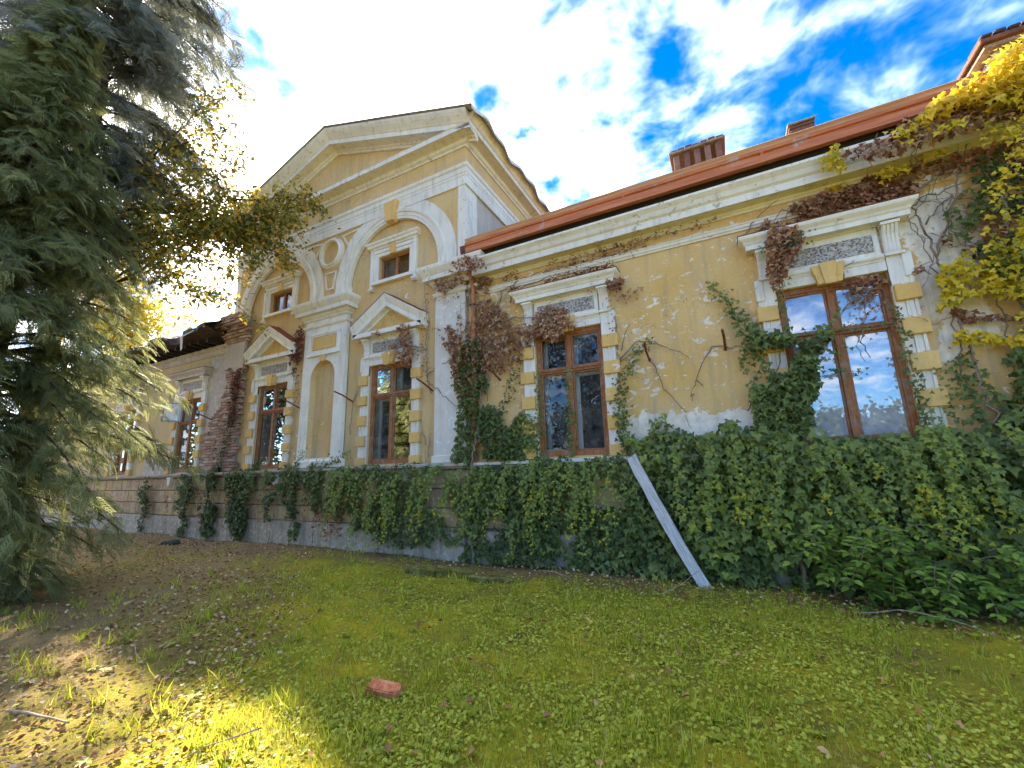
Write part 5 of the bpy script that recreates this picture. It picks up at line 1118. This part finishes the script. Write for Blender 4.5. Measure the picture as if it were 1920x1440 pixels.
# ------------------------------------------------------------------ shrubs at the foot of the wall
def shrub(base, n, h, label):
    e_ = empty('shrub', base, label, 'shrub'); Cs, Ns, Ts, Sz = [], [], [], []
    for k in range(n):
        a = random.uniform(-2.9, -.25); L_ = random.uniform(.3, .62); z0 = random.uniform(.05, h)
        d = Vector((math.cos(a), math.sin(a) * .7, 0)); st = Vector(base) + Vector((random.uniform(-.2, .2), random.uniform(-.1, .1), z0)) + d * random.uniform(.1, .42)
        pts = [st + d * (L_ * u) + Vector((0, 0, L_ * (.55 * u - .75 * u * u))) for u in np.linspace(0, 1, 7)]
        mb = MB(); mb.tube([tuple(q) for q in pts], .006, .002, 4); child(mb.build('stalk', 'vine_stem', None), e_)
        side = d.cross(Vector((0, 0, 1)))
        for i in range(2, 7):
            for sx in (-1, 1):
                Cs.append(pts[i]); Ns.append(Vector((0, -.25, 1)) + Vector((random.gauss(0, .2), random.gauss(0, .2), 0))); Ts.append(side * sx + d * .45 + Vector((0, 0, -.35))); Sz.append(random.uniform(.085, .125))
        Cs.append(pts[6]); Ns.append(Vector((0, -.3, 1))); Ts.append(d + Vector((0, 0, -.5))); Sz.append(.12)
    V_, F_, v_ = scatter('oval', np.array([tuple(q) for q in Cs]), np.array([tuple(q) for q in Ns]), np.array([tuple(q) for q in Ts]), np.array(Sz)); o = npmesh('foliage', V_, F_, 'leaf_shrub', v_, e_); o['kind'] = 'stuff'
shrub((1.35, -.38, .15), 46, .80, 'bright green shrub with feathery leaves at the foot of the ivy wall')
shrub((2.05, -.36, .1), 38, .62, 'second feathery green shrub further right against the ivy wall')

# ------------------------------------------------------------------ ground cover
def ground_pts(n, y0=-7.6, y1=-.15, x0=-17., x1=5., fall=1.5):
    x = rng.uniform(x0, x1, n); y = rng.uniform(y0, y1, n); d = np.hypot(x - .0, y + 6.99)
    k = rng.random(n) < np.clip((2.9 / np.maximum(d, 2.9)) ** fall, 0, 1); return x[k], y[k]
def lay(tpl, x, y, size, v, tilt=.35, lift=.01, up=0.):
    m_ = len(x); C_ = np.stack([x, y, gz(x, y) + lift + rng.random(m_) * up], 1)
    return scatter(tpl, C_, np.stack([rng.normal(0, tilt, m_), rng.normal(0, tilt, m_) - .1, np.ones(m_)], 1), np.stack([rng.normal(0, 1, m_), rng.normal(0, 1, m_), np.zeros(m_)], 1), size, v)
def stuff(name, leaves, mat, label):
    V_, F_, v_ = merge(leaves); o = npmesh(name, V_, F_, mat, v_); tag(o, label, None, kind='stuff'); o['category'] = name.split('_')[0] if name == 'grass' else name.replace('_', ' '); return o
x, y = ground_pts(420000); lush = vnoise(x, y, .55, 41) * .6 + vnoise(x, y, 2.2, 42) * .4 + .10 * (x > -2.5) - .24 * np.clip((-3.6 - (x + .9 * (y + 4.5))) / 1.2, 0, 1) - .30 * np.clip((y + 1.1) / 1.0, 0, 1)
k = lush > .34 + .30 * rng.random(len(x)); x, y, lush = x[k], y[k], lush[k]
x, y, lush = x[:95000], y[:95000], lush[:95000]; dist = np.hypot(x, y + 6.99)
stuff('ground_cover', [lay('round', x, y, rng.uniform(.009, .026, len(x)) * (1 + .05 * dist), .15 + .65 * rng.random(len(x)) + .3 * (lush - .5), .40, .006, .025)], 'ground_leaf', 'low round-leaved weeds carpeting the lawn')
x, y = ground_pts(560000); ln = vnoise(x, y, .7, 51) * .55 + vnoise(x, y, 3.1, 52) * .45 + .12 * (x > -1.5) - .20 * np.clip((-3.6 - (x + .9 * (y + 4.5))) / 1.2, 0, 1) - .22 * np.clip((y + 1.1) / 1.0, 0, 1); k = ln > .40 + .22 * rng.random(len(x)); x, y = x[k][:120000], y[k][:120000]; m_ = len(x)
nr = np.stack([rng.normal(0, 1, m_), rng.normal(0, 1, m_), .35 * np.ones(m_)], 1); tp = np.stack([rng.normal(0, .38, m_), rng.normal(0, .38, m_), np.ones(m_)], 1)
tx, ty = ground_pts(900, y0=-5.6, y1=-.8, x0=-9., x1=3.6, fall=1.0); TX = np.repeat(tx, 16) + rng.normal(0, .035, len(tx) * 16); TY = np.repeat(ty, 16) + rng.normal(0, .035, len(tx) * 16); q_ = len(TX)
tuft = scatter('blade', np.stack([TX, TY, gz(TX, TY) - .005], 1), np.stack([rng.normal(0, 1, q_), rng.normal(0, 1, q_), .3 * np.ones(q_)], 1), np.stack([rng.normal(0, .45, q_), rng.normal(0, .45, q_), np.ones(q_)], 1), rng.uniform(.06, .16, q_))
rx, ry = ground_pts(150, y0=-5.8, y1=-1.2, x0=-6., x1=3.4, fall=1.0); RX = np.repeat(rx, 8); RY = np.repeat(ry, 8); q2 = len(RX); ra = np.tile(np.arange(8) * .785, len(rx)) + rng.normal(0, .25, q2)
ros = scatter('oval', np.stack([RX, RY, gz(RX, RY) + .015], 1), np.stack([-.25 * np.cos(ra), -.25 * np.sin(ra), np.ones(q2)], 1), np.stack([np.cos(ra), np.sin(ra), .35 * np.ones(q2)], 1), rng.uniform(.03, .08, q2), rng.uniform(.0, .55, q2))
stuff('grass', [tuft, ros, scatter('blade', np.stack([x, y, gz(x, y) - .005], 1), nr, tp, rng.uniform(.02, .07, m_) * (1 + .04 * np.hypot(x, y + 7)))], 'grass_blade', 'short uneven green grass on the lawn')
x, y = ground_pts(190000, x0=-20.); lk = .45 * vnoise(x, y, .8, 61) + .36 * np.clip((-3.4 - (x + .9 * (y + 4.5))) / 1.0, 0, 1) + .45 * np.clip((y + 1.4) / 1.2, 0, 1); k = lk > .30 + .45 * rng.random(len(x)); x, y = x[k][:36000], y[k][:36000]
stuff('leaf_litter', [lay('curl', x, y, rng.uniform(.018, .045, len(x)) * (1 + .03 * np.hypot(x, y + 7)), rng.random(len(x)), .5, .012, .02)], 'litter', 'small dead leaves and needles strewn over bare earth')

# ------------------------------------------------------------------ small things on the lawn
b = MB(); b.box(-.125, .125, -.06, .06, -.02, .065); bmesh.ops.subdivide_edges(b.b, edges=list(b.b.edges), cuts=3, use_grid_fill=True); bmesh.ops.bevel(b.b, geom=[e_ for e_ in b.b.edges if len(e_.link_faces) == 2 and e_.calc_face_angle(0) > .5], offset=.009, segments=2, affect='EDGES')
for v_ in b.b.verts: v_.co += Vector((random.uniform(-1, 1), random.uniform(-1, 1), random.uniform(-1, 1))) * .0045
lb = b.build('loose_brick', 'loose_brick_clay'); lb.location = (-2.55, -4.27, float(gz(-2.55, -4.27)) + .018); lb.rotation_euler = (R(9), R(5), R(14)); tag(lb, 'single red brick lying in the grass', 'brick')
b = MB(); b.box(-.075, .075, -.02, .02, 0, 2.02); bmesh.ops.subdivide_edges(b.b, edges=[e_ for e_ in b.b.edges if e_.calc_length() > 1], cuts=8)
for v_ in b.b.verts: v_.co += Vector((random.uniform(-.010, .010) + .02 * math.sin(v_.co.z * 1.6), random.uniform(-.004, .004) + .03 * math.sin(v_.co.z * 1.5), random.uniform(-.03, .03) if v_.co.z > 1.9 else 0))
pk = b.build('leaning_board', 'pale_board', None, bevel=.004); A = Vector((-.47, -.55, .0)); B = Vector((-1.36, -.38, 1.80)); dv = (B - A).normalized(); pk.location = A
yv = Vector((0, -1, 0)); yv = (yv - dv * yv.dot(dv)).normalized(); xv = yv.cross(dv); pk.rotation_euler = Matrix((xv, yv, dv)).transposed().to_euler(); tag(pk, 'long pale grey board leaning against the ivy-covered wall', 'board')
for (x, y, L_, w, h, a, lab) in ((-4.85, -1.02, .62, .16, .09, 4, 'mossy stone edging slab, leftmost of the row by the wall'), (-4.15, -1.05, .62, .22, .12, -3, 'raised middle mossy edging slab with a pale worn top'), (-3.45, -1.12, .75, .14, .07, 8, 'sunken mossy edging slab, rightmost of the row')):
    b = MB(); b.box(-L_ / 2, L_ / 2, -w / 2, w / 2, -.05, h); bmesh.ops.subdivide_edges(b.b, edges=list(b.b.edges), cuts=3, use_grid_fill=True)
    for v_ in b.b.verts: v_.co += Vector((random.uniform(-1, 1), random.uniform(-1, 1), random.uniform(-1, 1))) * .012
    o = b.build('edging_slab', 'moss_stone', None, smooth_=False); o.location = (x, y, float(gz(x, y))); o.rotation_euler = (0, R(2), R(a)); tag(o, lab, 'slab', 'edging slabs by the wall')
b = MB(); b.box(-.26, .26, -.14, .14, -.03, .10); bmesh.ops.subdivide_edges(b.b, edges=list(b.b.edges), cuts=3, use_grid_fill=True)
for v_ in b.b.verts: v_.co = Vector((v_.co.x * random.uniform(.8, 1.05), v_.co.y * random.uniform(.8, 1.05), v_.co.z * (1 - .5 * abs(v_.co.x / .26) ** 2) + random.uniform(-.01, .01)))
o = b.build('stone', 'dark_stone', None, smooth_=True); o.location = (-13.4, -.8, float(gz(-13.4, -.8))); tag(o, 'dark flat stone on the earth by the left wing plinth', 'stone')
def twig(pts, r, lab):
    mb = MB(); Q, s = path(pts, .05); Q[:, 2] += gz(Q[:, 0], Q[:, 1]); mb.tube([tuple(q) for q in Q], r, r * .5, 5); o = mb.build('twig', 'dry_twig', None, smooth_=True); tag(o, lab, 'twig')
twig([(-2.75, -.75, .10), (-2.5, -.95, .16), (-2.25, -1.05, .14), (-2.0, -1.25, .08), (-2.05, -1.45, .03)], .008, 'curved pale twig by the wall right of the mossy slabs')
twig([(-1.0, -.95, .02), (-.75, -.75, .10), (-.55, -.55, .22)], .007, 'short dry twig leaning near the foot of the pale board')
twig([(1.0, -1.0, .05), (1.35, -.98, .13), (1.7, -1.05, .10), (2.0, -1.2, .02)], .007, 'arched dry twig in front of the feathery shrubs')
twig([(-4.9, -5.62, .03), (-4.45, -5.55, .04), (-4.2, -5.5, .03)], .012, 'straight pale stick in the sunlit grass at the left edge')
twig([(-5.6, -4.6, .03), (-5.2, -4.75, .03), (-4.9, -4.8, .02)], .007, 'thin pale stick in the sunlit patch')
twig([(-2.9, -5.0, .03), (-3.05, -5.25, .04), (-3.1, -5.4, .02)], .006, 'small dry stick at the bottom edge')
fl = []
for k in range(5):
    V_, F_, v_ = scatter(('curl', 'ivy', 'curl', 'oval', 'ivy')[k], [(0, 0, 0)], [(0, 0, 1)], [(0, 1, 0)], 1., [(.30, .55, .42, .75, .35)[k]]); V_ = V_ * np.array([1, 1, 1.6]); o = npmesh('fallen_leaf', V_, F_, 'litter', v_); fl.append(o.data); bpy.data.objects.remove(o)
cnt = 0
while cnt < 190:
    x, y = random.uniform(-5.5, 3.2), random.uniform(-5.6, -.7); d = math.hypot(x, y + 7)
    if d < 2.6: continue
    o = bpy.data.objects.new('fallen_leaf', random.choice(fl)); COL.objects.link(o); o.location = (x, y, float(gz(x, y)) + random.uniform(.03, .05)); o.rotation_euler = (random.uniform(-.5, .5), random.uniform(-.5, .5), random.uniform(0, 6.28)); s_ = random.uniform(.03, .075); o.scale = (s_, s_, s_ * random.uniform(.7, 1.8))
    tag(o, 'dry fallen leaf lying on the lawn', 'leaf', 'fallen leaves on the lawn'); cnt += 1
